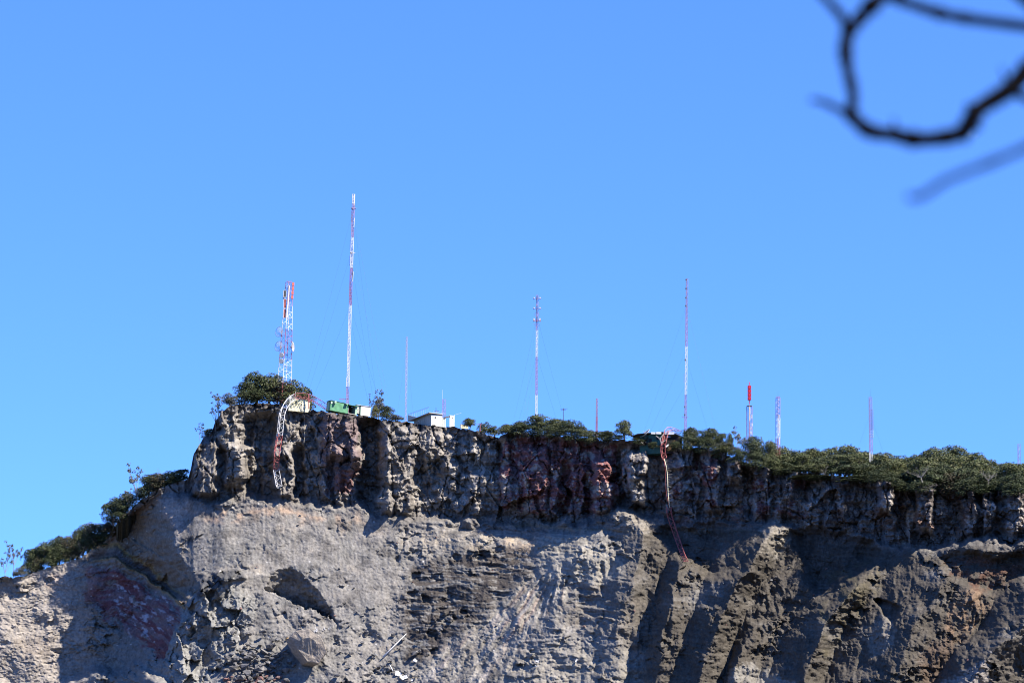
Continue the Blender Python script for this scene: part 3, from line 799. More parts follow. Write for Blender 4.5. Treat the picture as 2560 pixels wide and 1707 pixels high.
for u, v, w, sd, cols, lab in ((612,1634,24,412,GREY,'grey boulder with a dark shaded side, upper one left of the stone field'),
        (712,1672,32,413,GREY,'large grey block with a flat lit top just below the great slab'),
        (722,1655,18,414,GREY,'small upright grey block leaning behind the flat-topped block'),
        (720,1596,14,415,((0.30,0.20,0.10),(0.27,0.19,0.11)),'small orange-brown block at the upper left corner of the great slab'),
        (618,1678,24,416,GREY,'dark grey angular boulder at the lower left of the stone field'),
        (650,1697,28,417,RED,'reddish boulder at the bottom edge of the stone field'),
        (648,1668,27,418,GREY,'long flat-topped grey slab in the middle of the stone field'),
        (690,1637,32,419,GREY,'thin flat grey slab sticking out just left of the great slab'),
        (470,1566,26,420,((0.42,0.38,0.36),(0.36,0.30,0.28)),'pale cracked block beside the red lava wall')):
    b = place_rock(rock_mesh('boulder', sd, 0.62, cols), u, v, w, 'boulder', None, (random.uniform(-.3,.3), random.uniform(-.3,.3), random.uniform(0,6)))
    tag(b, lab, 'boulder', 'boulders on the scree')
rs = random.Random(5)
STONE_PTS = []
for k in range(230):
    if k < 150:
        u = rs.gauss(640, 48); v = rs.gauss(1655, 34)
    elif k < 190:
        u = rs.uniform(560, 720); v = rs.uniform(1688, 1735)
    else:
        u = rs.uniform(840, 1050); v = rs.uniform(1560, 1720)
    if not (540 < u < 1060 and 1560 < v < 1745): continue
    w = min(30, 8.5 + abs(rs.gauss(0, 8)) * (1.0 if k < 190 else 0.5))
    me = rs.choice(RROCKS) if (150 <= k < 190 and rs.random() < 0.75) else rs.choice(ROCKS)
    place_rock(me, u, v, w, 'stone', cliff, None, rs.uniform(0.9, 1.6), 1.1, 0.9, 1.3, rs)
for k in range(110):
    u = rs.uniform(430, 2540); v = float(np.interp(u, LEDGE[:, 0], LEDGE[:, 1])) + rs.uniform(10, 300)
    if v > 1720: continue
    place_rock(rs.choice(ROCKS if rs.random() < 0.85 else RROCKS), u, v, rs.uniform(4, 11), 'stone', cliff, None, 1.1, 1.0, 1.0, 0.2, rs)

# ------------------------------------------------------------------ vegetation
GREENS = {'dark': [(0.038, 0.053, 0.02), (0.05, 0.066, 0.025), (0.062, 0.072, 0.028), (0.028, 0.037, 0.018)],
          'olive': [(0.082, 0.096, 0.03), (0.06, 0.078, 0.028), (0.10, 0.104, 0.04), (0.05, 0.056, 0.026)],
          'grey': [(0.085, 0.090, 0.066), (0.060, 0.068, 0.046), (0.11, 0.105, 0.082)],
          'yellow': [(0.16, 0.145, 0.045), (0.11, 0.11, 0.04), (0.075, 0.085, 0.03)],
          'brown': [(0.085, 0.060, 0.036), (0.05, 0.052, 0.026), (0.035, 0.042, 0.02)]}

def leaf_mesh(name, pts, nors, size, pal, seed, jitter=0.9):
    """pts, nors (n,3): leaf quads facing roughly along nors"""
    r = np.random.RandomState(seed)
    n = len(pts)
    nn = nors + jitter * r.randn(n, 3)
    nn /= np.linalg.norm(nn, axis=1, keepdims=True) + 1e-9
    h = r.randn(n, 3)
    tx = np.cross(nn, h); tx /= np.linalg.norm(tx, axis=1, keepdims=True) + 1e-9
    ty = np.cross(nn, tx)
    s = size * r.uniform(0.6, 1.35, (n, 1))
    asp = r.uniform(0.5, 0.9, (n, 1))
    q = np.stack([pts - tx*s*0.5, pts + ty*s*asp*0.5 + nn*s*0.06, pts + tx*s*0.5, pts - ty*s*asp*0.5 + nn*s*0.06], 1).reshape(-1, 3)
    me = bpy.data.meshes.new(name)
    me.vertices.add(n * 4); me.loops.add(n * 4); me.polygons.add(n)
    me.vertices.foreach_set('co', q.astype(np.float32).reshape(-1))
    me.loops.foreach_set('vertex_index', np.arange(n * 4, dtype=np.int32))
    me.polygons.foreach_set('loop_start', (np.arange(n) * 4).astype(np.int32))
    me.update(calc_edges=True)
    pal = np.array(pal)
    c = pal[r.randint(0, len(pal), n)] * r.uniform(0.68, 1.18, (n, 1))
    c4 = np.repeat(np.concatenate([c, np.ones((n, 1))], 1), 4, 0)
    a = me.color_attributes.new('Col', 'FLOAT_COLOR', 'POINT')
    a.data.foreach_set('color', c4.astype(np.float32).reshape(-1))
    me.materials.append(MAT['leaf'])
    return me

def dome_crown(name, seed, pal, n=1900, low=0.12, flat=0.8, leaf=0.058, lobes=17):
    """unit crown, x,y in -0.5..0.5, z in 0..1, made of leafy lobes"""
    r = np.random.RandomState(seed)
    P_, N_ = [], []
    cs = []
    cz = 0.5 * (low + 1.0); hz = 0.5 * (1.0 - low)
    for k in range(lobes):
        d = r.randn(3); d /= np.linalg.norm(d)
        if d[2] < -0.55: d[2] = -d[2]
        R = r.uniform(0.13, 0.22)
        q = r.uniform(0.75, 1.0) if k % 4 else r.uniform(0.1, 0.6)
        cs.append((np.array([d[0] * (0.52 - R) * q, d[1] * (0.52 - R) * q, cz + d[2] * (hz - R * 0.95) * q]), R))
    per = n // lobes
    for c, R in cs:
        d = r.randn(per, 3); d[:, 2] = np.where(d[:, 2] < -0.4, -d[:, 2], d[:, 2])
        d /= np.linalg.norm(d, axis=1, keepdims=True)
        rr = R * r.uniform(0.7, 1.06, (per, 1))
        P_.append(c + d * rr * np.array([1.12, 1.12, 0.95])); N_.append(d)
    return leaf_mesh(name, np.concatenate(P_), np.concatenate(N_), leaf, pal, seed, 0.55)

def limbs(seed, top=0.7, n=5, spread=0.36, r0=0.035, bare=False):
    """unit trunk with a few limbs"""
    rs = random.Random(seed); m = MB(); tips = []
    x, y = rs.uniform(-.05, .05), rs.uniform(-.05, .05)
    fork = Vector((x, y, top * 0.38))
    m.tube([(0, 0, -0.06), (x * 0.4, y * 0.4, top * 0.18), fork], [r0 * 1.25, r0, r0 * 0.85], 6)
    for k in range(n):
        a = 2 * math.pi * k / n + rs.uniform(-.4, .4); s = spread * rs.uniform(0.55, 1.1)
        tip = Vector((math.cos(a) * s, math.sin(a) * s, top * rs.uniform(0.75, 1.15)))
        midp = fork.lerp(tip, 0.5) + Vector((rs.uniform(-.06, .06), rs.uniform(-.06, .06), rs.uniform(0.0, .06)))
        m.tube([fork, midp, tip], [r0 * 0.7, r0 * 0.45, r0 * 0.2], 5)
        tips += [tip, midp.lerp(tip, 0.5)]
        for j in range(4 if bare else 2):
            q = midp.lerp(tip, rs.uniform(0.1, 0.9))
            t2 = q + Vector((rs.uniform(-.16, .16), rs.uniform(-.16, .16), rs.uniform(0.02, .2)))
            m.tube([q, q.lerp(t2, 0.5) + Vector((rs.uniform(-.02, .02), 0, rs.uniform(-.02, .02))), t2], [r0 * 0.3, r0 * 0.2, r0 * 0.1], 4)
            tips.append(t2)
    return m, tips

def mesh_of(m, name, mat):
    me = bpy.data.meshes.new(name)
    me.from_pydata([tuple(v) for v in m.v], [], m.f); me.materials.append(mat); me.update()
    return me

def sparse_crown(name, tips, seed, pal, per=26, R=0.075, leaf=0.05):
    r = np.random.RandomState(seed); P_, N_ = [], []
    for t in tips:
        if r.rand() < 0.2: continue
        d = r.randn(per, 3); d /= np.linalg.norm(d, axis=1, keepdims=True)
        P_.append(np.array(t) + d * R * r.uniform(0.3, 1.1, (per, 1)) * np.array([1.1, 1.1, 0.8])); N_.append(d + np.array([0, 0, 0.4]))
    return leaf_mesh(name, np.concatenate(P_), np.concatenate(N_), leaf, pal, seed, 0.7)

PLANTS = {}
for key, kind, pal, seeds in (('dense', 0, 'dark', (1, 2, 3)), ('canopy', 0, 'olive', (4, 5, 6)), ('bush', 1, 'dark', (7, 8)), ('olivebush', 1, 'olive', (9, 10)),
        ('greybush', 1, 'grey', (11, 12)), ('yellowbush', 1, 'yellow', (13, 14)), ('sparse', 2, 'grey', (15, 16, 17)), ('open', 2, 'olive', (18, 19)), ('brownbush', 1, 'brown', (20, 21))):
    L = []
    for s in seeds:
        if kind == 0:
            m, tips = limbs(s, 0.62, 5, 0.34, 0.03)
            L.append((mesh_of(m, 'trunk', MAT['bark']), dome_crown('crown', s, GREENS[pal], 5200, -0.12, 0.75, 0.040, 30)))
        elif kind == 1:
            m, tips = limbs(s, 0.5, 4, 0.3, 0.028)
            L.append((mesh_of(m, 'trunk', MAT['bark']), dome_crown('crown', s, GREENS[pal], 4800, -0.34, 0.85, 0.040, 28)))
        else:
            m, tips = limbs(s, 0.85, 5, 0.4, 0.016, True)
            L.append((mesh_of(m, 'trunk', MAT['dead_wood'] if pal == 'grey' else MAT['bark']), sparse_crown('crown', tips, s, GREENS[pal], 20 if pal == 'grey' else 44, 0.07 if pal == 'grey' else 0.10)))
    PLANTS[key] = L
_pc = [0]
def plant(key, u, off, vtop, wpx, label, cat='tree', name=None, group=None, vbase=None, drop=0.0):
    """a tree or shrub whose top shows at (u, vtop) and whose crown is wpx wide; foot on the plateau off metres behind the rim"""
    g = ground_pt(u, off)
    if vbase is not None: g = P(u, vbase, g.y)
    g.z -= drop
    h = P(u, vtop, g.y).z - g.z
    w = 1.22 * wpx * (700 + g.y) / FPX
    var = PLANTS[key]; tm, cm = var[_pc[0] % len(var)]; _pc[0] += 1
    root = empty(name or ('tree' if cat == 'tree' else 'shrub'), g, label, cat, group)
    root.rotation_euler = (0, 0, random.uniform(0, 6.28))
    for nm, me in (('trunk', tm), ('crown', cm)):
        o = link_mesh(nm, me, root)
        o.scale = (w, w, h)
    return root

# the left-hand slope, from the bottom of the frame up
plant('sparse', 14, 3, 1385, 40, 'thin pale leafy sapling at the extreme left edge of the skyline')
plant('sparse', 34, 2, 1362, 44, 'tall spindly pale sapling low on the far left skyline', vbase=1438)
plant('greybush', 52, -0.5, 1412, 36, 'dusty grey-green bush hanging over the rim under the spindly saplings', 'shrub', vbase=1446)
SLOPE = [('bush',76,2,1366,60),('dense',108,2,1350,72),('dense',148,2.5,1334,62),('brownbush',178,2.5,1330,66),('dense',206,2.5,1306,58),('brownbush',232,2.5,1298,66),('bush',264,2,1304,60),
         ('dense',286,2,1238,66),('dense',314,2,1226,56)]
SLOPE2 = [(92,1.0,1388,48),(128,1.0,1372,52),(164,1.2,1362,50),(192,1.2,1350,50),(220,1.2,1338,48),(250,1.0,1330,52),(276,1.0,1286,50),(300,1.0,1262,46),(352,1.0,1216,46),(384,1.0,1204,44),(412,1.0,1196,44),(440,1.0,1186,44)]
ORD = ['first','second','third','fourth','fifth','sixth','seventh','eighth','ninth','tenth','eleventh','twelfth','thirteenth','fourteenth','fifteenth','sixteenth',
       'seventeenth','eighteenth','nineteenth','twentieth','twenty-first','twenty-second','twenty-third','twenty-fourth']
for k, (key, u, off, vt, w) in enumerate(SLOPE):
    plant(key, u, off, vt, w, f'dark leafy tree on the sloping left skyline, {ORD[k]} counting up from the saplings', 'tree', group='trees climbing the left slope')
for k, (u, off, vt, w) in enumerate(SLOPE2):
    plant('bush' if k % 3 else 'brownbush', u, off, vt, w, f'low dark shrub along the left slope rim, {ORD[k]} counting up from the left', 'shrub', group='low shrubs along the left slope')
plant('sparse', 338, 2, 1172, 60, 'tall open half-bare tree standing above the others on the left slope')
plant('sparse', 322, 1.5, 1230, 40, 'bare twisted sapling just below the tall half-bare tree')
plant('bush', 372, 2, 1182, 54, 'dark round shrub just right of the tall half-bare tree', 'shrub')
plant('brownbush', 396, 2, 1178, 56, 'brownish shrub midway between the half-bare tree and the rock prow', 'shrub')
plant('bush', 428, 2, 1174, 52, 'dark shrub second from the rock prow on the left slope', 'shrub')
plant('bush', 455, 2, 1168, 50, 'dark shrub tucked against the foot of the rock prow', 'shrub')
# edge of the prow
plant('sparse', 500, -0.2, 1060, 26, 'tiny wispy sapling clinging to the prow of the upper cliff', vbase=1100)
plant('bush', 522, 0.5, 1070, 42, 'dark bush in the notch of the prow below the wispy edge trees', 'shrub', vbase=1096)
plant('sparse', 546, 0.2, 986, 46, 'pale grey-leaved tree leaning out over the prow', vbase=1040)
plant('sparse', 538, -0.2, 1010, 40, 'straggly grey shrub on the prow edge below the leaning tree', 'shrub', vbase=1075)
plant('greybush', 575, 1.5, 980, 42, 'grey-green shrub between the leaning tree and the big dark thicket', 'shrub')
plant('bush', 610, 1.5, 950, 62, 'dark tree at the left end of the thicket behind the antenna tower')
plant('bush', 642, 3, 924, 76, 'tallest tree of the thicket, directly left of the antenna tower')
plant('olivebush', 672, 4, 928, 80, 'olive rounded tree right behind the left legs of the antenna tower')
plant('bush', 640, 0.3, 972, 84, 'broad dark bush spreading at the rim under the thicket', 'shrub')
plant('brownbush', 700, 4, 944, 80, 'brown-green tree seen through the legs of the antenna tower')
plant('olivebush', 736, 4, 946, 88, 'smooth domed tree right of the antenna tower, above the cream shed')
plant('olivebush', 764, 4, 972, 52, 'lower right shoulder tree of the thicket behind the toppled mast')
# right of the container
plant('sparse', 944, 6, 980, 40, 'slender grey-green tree right of the white hut')
plant('greybush', 946, 6, 992, 28, 'hazy grey-green bush at the foot of the slender tree', 'shrub', vbase=1045)
plant('yellowbush', 937, 2, 1010, 22, 'yellowish bush touching the white hut', 'shrub', vbase=1052)
plant('bush', 966, 2, 1012, 46, 'dark rounded bush right of the yellowish one near the hut', 'shrub')
plant('greybush', 988, 0.5, 1034, 36, 'low dry tuft at the right end of the bushes by the hut', 'shrub')
# along the middle of the rim
plant('canopy', 1174, 1.0, 1043, 34, 'small windswept tree alone right of the concrete house', vbase=1076)
plant('olivebush', 1212, 3, 1052, 36, 'olive bush just right of the broken steel tee post', 'shrub')
plant('olivebush', 1236, 1.5, 1062, 34, 'low olive bush where the rim dips', 'shrub')
plant('olivebush', 1272, 2, 1058, 44, 'olive bush at the left foot of the central clump', 'shrub')
plant('dense', 1304, 3, 1048, 52, 'dark round tree on the left of the central clump')
plant('canopy', 1345, 3, 1034, 66, 'tallest olive tree of the central clump under the crossbar mast')
plant('canopy', 1388, 3, 1044, 60, 'tree in the middle of the central clump below the tee pole')
plant('dense', 1432, 2, 1044, 62, 'dark dense tree at the right of the central clump')
plant('bush', 1400, 0.5, 1072, 60, 'dark bush hanging at the rim below the central clump', 'shrub')
plant('yellowbush', 1462, 1.5, 1072, 30, 'small yellowish shrub right of the central clump', 'shrub')
plant('olivebush', 1508, 1, 1074, 58, 'low spreading bush under the short red mast', 'shrub')
plant('canopy', 1562, 1.5, 1048, 46, 'small rounded tree just left of the dark green cabin')
plant('bush', 1548, 0.5, 1086, 36, 'dark bush under the small rounded tree beside the cabin', 'shrub')
plant('yellowbush', 1590, 0.2, 1092, 26, 'tuft of dry yellow grass in front of the cabin corner', 'shrub')
plant('greybush', 1618, 0.2, 1090, 20, 'bare greyish shrub before the cabin wall', 'shrub')
plant('dense', 1728, 3, 1064, 58, 'domed tree immediately right of the dark green cabin')
plant('dense', 1770, 3, 1066, 62, 'second domed tree right of the cabin')
plant('yellowbush', 1748, 0.3, 1102, 40, 'sunlit yellow-green weeds under the two domed trees', 'shrub')
plant('bush', 1802, 3, 1078, 44, 'dark bush between the domed trees and the pointed sapling', 'shrub')
plant('dense', 1824, 2, 1076, 20, 'narrow pointed dark sapling left of the red panel tower')
plant('sparse', 1850, 3, 1080, 52, 'open pale-stemmed tree in front of the red panel tower')
plant('greybush', 1815, 0.3, 1106, 70, 'scrubby grey-green bush along the rim under the pointed sapling', 'shrub')
plant('dense', 1890, 4, 1084, 66, 'dark spreading tree right of the red panel tower foot')
plant('canopy', 1926, 4, 1098, 44, 'small dark tree at the foot of the slim red and white mast')
for k, (u, w, key) in enumerate(((1266,40,'olivebush'),(1300,50,'bush'),(1338,56,'bush'),(1372,50,'bush'),(1440,54,'bush'),(1478,40,'olivebush'),(1520,46,'bush'))):
    g = float(np.interp(u, RIM[:, 0], RIM[:, 1]))
    plant(key, u, 0.2, g - 26, w, f'low rim shrub, {ORD[k]} from left between the rim dip and the cabin', 'shrub', group='low shrubs along the middle rim', vbase=g + 12)
for u, w, vt, lab in ((1600,34,1096,'dark shrub before the left wall of the cabin'),(1634,28,1102,'low shrub below the cabin door'),(1690,36,1100,'dark shrub below the plank wall of the cabin')):
    g = float(np.interp(u, RIM[:, 0], RIM[:, 1]))
    plant('bush', u, -0.6, vt, w, lab, 'shrub', vbase=g + 12)
for k, (u, w, key) in enumerate(((1724,50,'bush'),(1768,56,'bush'),(1806,56,'olivebush'),(1850,66,'bush'),(1890,66,'bush'),(1926,60,'olivebush'))):
    g = float(np.interp(u, RIM[:, 0], RIM[:, 1]))
    plant(key, u, 0.3, g - 32, w, f'low rim shrub, {ORD[k]} from left between cabin and right-hand wood', 'shrub', group='low shrubs right of the cabin', vbase=g + 14)
# the wood on the right
SKY = [(1900,1092),(1950,1106),(2000,1120),(2060,1118),(2130,1115),(2165,1118),(2210,1130),(2300,1130),(2330,1119),(2390,1114),(2440,1122),(2480,1146),(2505,1152),(2530,1143),(2560,1150),(2700,1150)]
sk = lambda u: float(np.interp(u, [a for a, _ in SKY], [b for _, b in SKY]))
rw = random.Random(21)
rows = (('back', 20, 0, 44, 76, 'canopy'), ('middle', 10, 16, 46, 80, 'canopy'), ('front', 3.0, 38, 44, 74, 'dense'), ('rim', 0.2, 66, 38, 70, 'bush'))
for rn, off, dv, stepu, w, key in rows:
    k = 0
    u = 1950 + rw.uniform(0, 20)
    while u < 2590:
        kk = key
        if rn in ('middle', 'front') and rw.random() < 0.35: kk = rw.choice(('dense', 'canopy', 'canopy'))
        if rn == 'rim' and rw.random() < 0.4: kk = rw.choice(('brownbush', 'olivebush', 'bush'))
        vt = sk(u) + dv + rw.uniform(-7, 10)
        place = {'back': 'back row of the right-hand wood', 'middle': 'middle row of the right-hand wood',
                 'front': 'front row of the right-hand wood', 'rim': 'fringe below the right-hand wood'}[rn]
        what = {'canopy': 'olive-topped tree', 'dense': 'dark green tree', 'bush': 'dark shrub', 'brownbush': 'brownish shrub', 'olivebush': 'olive shrub'}[kk]
        plant(kk, u, off + rw.uniform(-0.3, 1.5), vt, w * rw.uniform(0.85, 1.2), f'{what}, {ORD[k % 24]} from left in the {place}',
              'tree' if rn != 'rim' else 'shrub', group='trees of the wood on the right' if rn != 'rim' else 'shrubs drooping over the right rim', drop=0.5 if rn != 'rim' else 1.3)
        k += 1; u += stepu * rw.uniform(0.8, 1.2)
def dead_bush(u, v, w, h, seed, label):
    m, tips = limbs(seed, 0.8, 7, 0.45, 0.014, True)
    g = surf_pt(u, v, 0.5)
    o = link_mesh('dead_bush', mesh_of(m, 'dead_bush', MAT['dead_wood']), None, g)
    o.scale = (w / 10, w / 10, h / 10); o.rotation_euler = (0.35, 0.1, seed)
    tag(o, label, 'shrub')
dead_bush(2306, 1206, 62, 44, 41, 'bare silvery dead bush hanging from the rim below the wood')
dead_bush(2066, 1192, 34, 26, 42, 'small bare root tangle at the rim under the dark green trees')
dead_bush(2330, 1240, 54, 34, 43, 'pale hanging roots just under the silvery dead bush')
dead_bush(2470, 1216, 54, 40, 44, 'bare grey dead branches near the right end of the rim')
dead_bush(395, 1196, 30, 26, 45, 'dead pale branches among the shrubs left of the rock prow')
dead_bush(200, 1392, 44, 36, 46, 'bleached dead branches on the rim of the left slope')
# ------------------------------------------------------------------ lattice masts
def frames(pts):
    out = []; x = None
    for k, p in enumerate(pts):
        d = (pts[min(k+1, len(pts)-1)] - pts[max(k-1, 0)]).normalized()
        if x is None:
            x = Vector((1, 0.35, 0)); 
        x = (x - d * x.dot(d)).normalized()
        out.append((p, x.copy(), d.cross(x)))
    return out

def resample(pts, step):
    pts = [Vector(p) for p in pts]
    L = [0.0]
    for a, b in zip(pts, pts[1:]): L.append(L[-1] + (b - a).length)
    n = max(2, int(round(L[-1] / step)) + 1)
    res = []; j = 0
    for k in range(n):
        s = L[-1] * k / (n - 1)
        while j < len(pts) - 2 and L[j+1] < s: j += 1
        t = (s - L[j]) / max(L[j+1] - L[j], 1e-6)
        res.append(pts[j].lerp(pts[j+1], min(max(t, 0), 1)))
    return res

def lattice(root, pts, w0, w1, nside, secs, step, rl, rb, zig=True, twist=0.3, horiz=True):
    """secs: [(fraction_end, material)] from the first point on; each painted section is a part, its bracing a sub-part"""
    rp = resample(pts, step); fr = frames(rp); n = len(fr)
    def corner(k, j):
        p, x, y = fr[k]
        w = (w0 + (w1 - w0) * k / (n - 1)) * (0.5 / math.sin(math.pi / nside))
        a = 2 * math.pi * (j + 0.5) / nside + twist
        return p + (x * math.cos(a) + y * math.sin(a)) * w
    k0 = 0
    for fe, mat in secs:
        k1 = max(k0 + 1, min(n - 1, int(round(fe * (n - 1)))))
        br = MB()
        for k in range(k0, k1):
            for j in range(nside):
                if horiz: br.bar(corner(k, j), corner(k, (j+1) % nside), rb, n=3)
                if zig:
                    if k % 2: br.bar(corner(k, j), corner(k+1, (j+1) % nside), rb, n=3)
                    else: br.bar(corner(k, (j+1) % nside), corner(k+1, j), rb, n=3)
        for j in range(nside): br.bar(corner(k1, j), corner(k1, (j+1) % nside), rb, n=3)
        s = br.build('mast_section', MAT[mat], root)
        for j in range(nside):
            MB().tube([corner(k, j) for k in range(k0, k1 + 1)], [rl] * (k1 - k0 + 1), 4).build('leg', MAT[mat], s)
        k0 = k1
        if k0 >= n - 1: break

def wires(root, base, specs, r=0.011):
    for a, b in specs:
        a = Vector(a) - base; b = Vector(b) - base
        m = MB(); N = 8; sag = (b - a).length * 0.012
        q = [a.lerp(b, k / N) - Vector((0, 0, sag * 4 * (k/N) * (1 - k/N))) for k in range(N + 1)]
        m.tube(q, [r] * (N + 1), 3)
        m.build('guy_wire', MAT['wire'], root)

def mast(name, u_base, off, vtop, u_top, w, secs, label, nside=3, step=0.9, rl=0.045, rb=0.022, guys=(), w1=None, group='masts on the plateau'):
    g = ground_pt(u_base, off)
    T = P(u_top, vtop, g.y)
    root = empty(name, g, label, 'mast', group)
    lattice(root, [Vector((0, 0, 0)), T - g], w, w1 or w, nside, secs, step, rl, rb)
    sp_ = []
    for frac, ua, oa in guys:
        sp_.append((g.lerp(T, frac), ground_pt(ua, oa)))
    wires(root, g, sp_)
    def at(v, du=0.0, dy=0.0):
        """local point on the mast axis at photograph row v, du pixels beside it"""
        A = P(u_base, v, g.y); f = (A.z - g.z) / max(T.z - g.z, 1e-6)
        q = g.lerp(T, f) - g
        return q + Vector((du * (700 + g.y) / FPX, dy, 0))
    return root, at

def dish(root, c, r, axis, mat, name='dish', depth=0.28, ribs=False):
    """parabolic reflector of radius r opening along axis"""
    a = Vector(axis).normalized()
    h = Vector((0, 0, 1)) if abs(a.z) < 0.9 else Vector((1, 0, 0))
    x = a.cross(h).normalized(); y = a.cross(x); c = Vector(c)
    pt = lambda q, t: c + (x * math.cos(t) + y * math.sin(t)) * r * q + a * depth * r * (q * q - 1)
    if ribs:
        m = MB(); N = 20
        m.tube([pt(1, 2*math.pi*k/N) for k in range(N)] + [pt(1, 0)], [0.05] * (N + 1), 4)
        o = m.build('grid_dish', mat, root)
        rb_ = MB()
        for k in range(-5, 6):
            s = k / 5.6
            e = math.sqrt(max(0, 1 - s * s))
            q = []
            for j in range(9):
                yy = e * (j / 4.0 - 1)
                rr = math.hypot(s, yy)
                q.append(c + x * r * s + y * r * yy + a * depth * r * (rr * rr - 1))
            rb_.tube(q, [0.034] * 9, 3)
        rb_.build('rib', mat, o)
        f = MB(); f.bar(c - a * depth * r, c + a * r * 0.55, 0.035).bar(c - a * depth * r, c - a * r * 0.75, 0.06)
        f.build('feed_arm', MAT['galv'], o)
        return o
    V_, F_ = [], []
    N, M = 20, 5
    for i in range(M + 1):
        for k in range(N): V_.append(pt(i / M, 2*math.pi*k/N))
    for i in range(M + 1):
        for k in range(N): V_.append(pt(i / M, 2*math.pi*k/N) - a * 0.06)
    B = (M + 1) * N
    for i in range(M):
        for k in range(N):
            k2 = (k + 1) % N
            F_.append((i*N + k, i*N + k2, (i+1)*N + k2, (i+1)*N + k)); F_.append((B + i*N + k, B + (i+1)*N + k, B + (i+1)*N + k2, B + i*N + k2))
    for k in range(N):
        k2 = (k + 1) % N
        F_.append((M*N + k, M*N + k2, B + M*N + k2, B + M*N + k))
    o = mesh_obj(name, V_, F_, mat, root, True)
    f = MB(); f.bar(c - a * depth * r, c + a * r * 0.5, 0.03).bar(c - a * (depth * r + 0.02), c - a * (depth * r + 0.5), 0.09)
    f.build('feed_arm', MAT['galv'], o)
    return o

def drum(root, c, r, axis, mat):
    a = Vector(axis).normalized(); c = Vector(c)
    m = MB(); m.tube([c - a * 0.3, c - a * 0.15, c, c + a * 0.08], [r * 0.6, r, r, r * 0.93], 18)
    return m.build('drum_antenna', mat, root)

R_, W_ = 'red_paint', 'white_paint'
MAT['dull_white'] = painted('dull_white', (0.62, 0.62, 0.63), 0.6, 0.2, 1.5, (0.25, 0.2, 0.18), 0.4)
# self-supporting antenna tower on the left
twr, at = mast('antenna_tower', 709, 2.0, 706, 723, 2.9, [(0.17, 'rust_red'), (0.385, W_), (0.60, R_), (0.80, W_), (1.0, 'lavender')],
    'red and white lattice antenna tower with dishes beside the thicket', 4, 1.55, 0.075, 0.035, w1=1.25, group='towers carrying antennas')
for v in (831, 867):
    dish(twr, at(v, -19, -0.8), 1.3, (-0.65, -0.75, 0.05), MAT['galv'], ribs=True)
dish(twr, at(868, 18, -0.4), 1.3, (0.97, -0.2, 0.03), MAT['galv'])
for v, du in ((890, -9), (905, -9)): drum(twr, at(v, du - 1, -1.3), 0.66, (-0.35, -0.9, 0), MAT['dish'])
for k in range(4):
    q = at(712 + k * 10.6, 11 - 0.3 * k, -0.6)
    o = MB().box(q, 0.55, 0.42, 0.92).build('panel_antenna', MAT['salmon'], twr)
    MB().bar(q + Vector((-0.15, 0.2, 0)), q + Vector((-0.7, 0.5, 0)), 0.04).build('bracket', MAT['galv'], o)
o = MB().bar(at(800, -1, -0.9), at(716, 1, -0.9), 0.17, n=8).build('feed_pipe', MAT['white_paint'], twr)
for v0, v1, du in ((728, 745, -9), (749, 772, -7.5), (774, 796, -7)):
    c = (at(v0, du, -0.7) + at(v1, du, -0.7)) / 2; hh = (at(v0) - at(v1)).length
    o = MB().box(c, 0.62, 0.35, hh).build('panel_antenna', MAT['dark_metal'] if v0 < 740 else MAT['rust_red'], twr)
    f = MB()
    for s in (-1, 1): f.box(c + Vector((s * 0.33, -0.19, 0)), 0.1, 0.06, hh)
    for s in (-1, 1): f.box(c + Vector((0, -0.19, s * hh / 2)), 0.76, 0.06, 0.1)
    f.build('frame', MAT['white_paint'], o)
MB().box(at(732, -12.5, -0.5), 0.2, 0.3, 1.0).build('panel_antenna', MAT['dark_metal'], twr)
MB().box(at(744, -13, -0.5), 0.2, 0.3, 1.0).build('panel_antenna', MAT['dark_metal'], twr)
o = MB()
for k in range(9): o.bar(at(708, -6 + 1.5 * k, -0.5), at(703, -6 + 1.5 * k, -0.5), 0.03)
o.bar(at(707, -7, -0.5), at(707, 7, -0.5), 0.04).build('top_rail', MAT['rust_red'], twr)

# tall guyed mast
tall, at = mast('guyed_mast', 868, 5, 486, 884, 0.62, [(0.145, 'lavender'), (0.50, W_), (0.66, R_), (0.80, W_), (0.96, 'lavender'), (1.0, W_)],
    'tallest guyed lattice mast, red and white, rising behind the green container', 3, 0.8, 0.06, 0.028,
    guys=((0.93, 735, 30), (0.75, 742, 30), (0.5, 750, 30), (0.93, 985, 14), (0.75, 980, 14), (0.5, 972, 14), (0.93, 960, 50), (0.7, 955, 50), (0.45, 950, 50)))
for v0, v1, du in ((546, 569, 4), (602, 662, 3.5), (680, 705, 5), (486, 515, 2.5)):
    MB().bar(at(v0, du, -0.3), at(v1, du - 0.6, -0.3), 0.085, n=6).build('whip_antenna', MAT['white_paint'], tall)
for v0, v1, du in ((528, 556, -4), (600, 625, -5), (640, 666, -5)):
    f = MB().bar(at(v0, du, -0.3), at(v1, du, -0.3), 0.03)
    for k in range(4):
        vv = v0 + (v1 - v0) * (k + 0.5) / 4
        f.bar(at(vv, du - 1, -0.3), at(vv, 0, 0), 0.03)
    f.build('dipole_array', MAT['dark_metal'], tall)
for v, mt in ((521, 'lavender'), (632, 'white_paint')):
    f = MB(); c = at(v); rr = 0.85
    tri = [c + Vector((math.cos(a) * rr, math.sin(a) * rr, 0)) for a in (0.1, 2.2, 4.3)]
    for a, b in zip(tri, tri[1:] + tri[:1]): f.bar(a, b, 0.05); f.bar(a, c + Vector((0, 0, -0.5)), 0.04); f.bar(a, c, 0.04)
    f.build('guy_bracket', MAT[mt], tall)
f = MB()
for du in (-3.6, 3.0): f.bar(at(945, du, -0.35), at(967, du, -0.35), 0.06)
for v in (945, 950, 955, 960, 966): f.bar(at(v, -4.5, -0.35), at(v, 3.5, -0.35), 0.035)
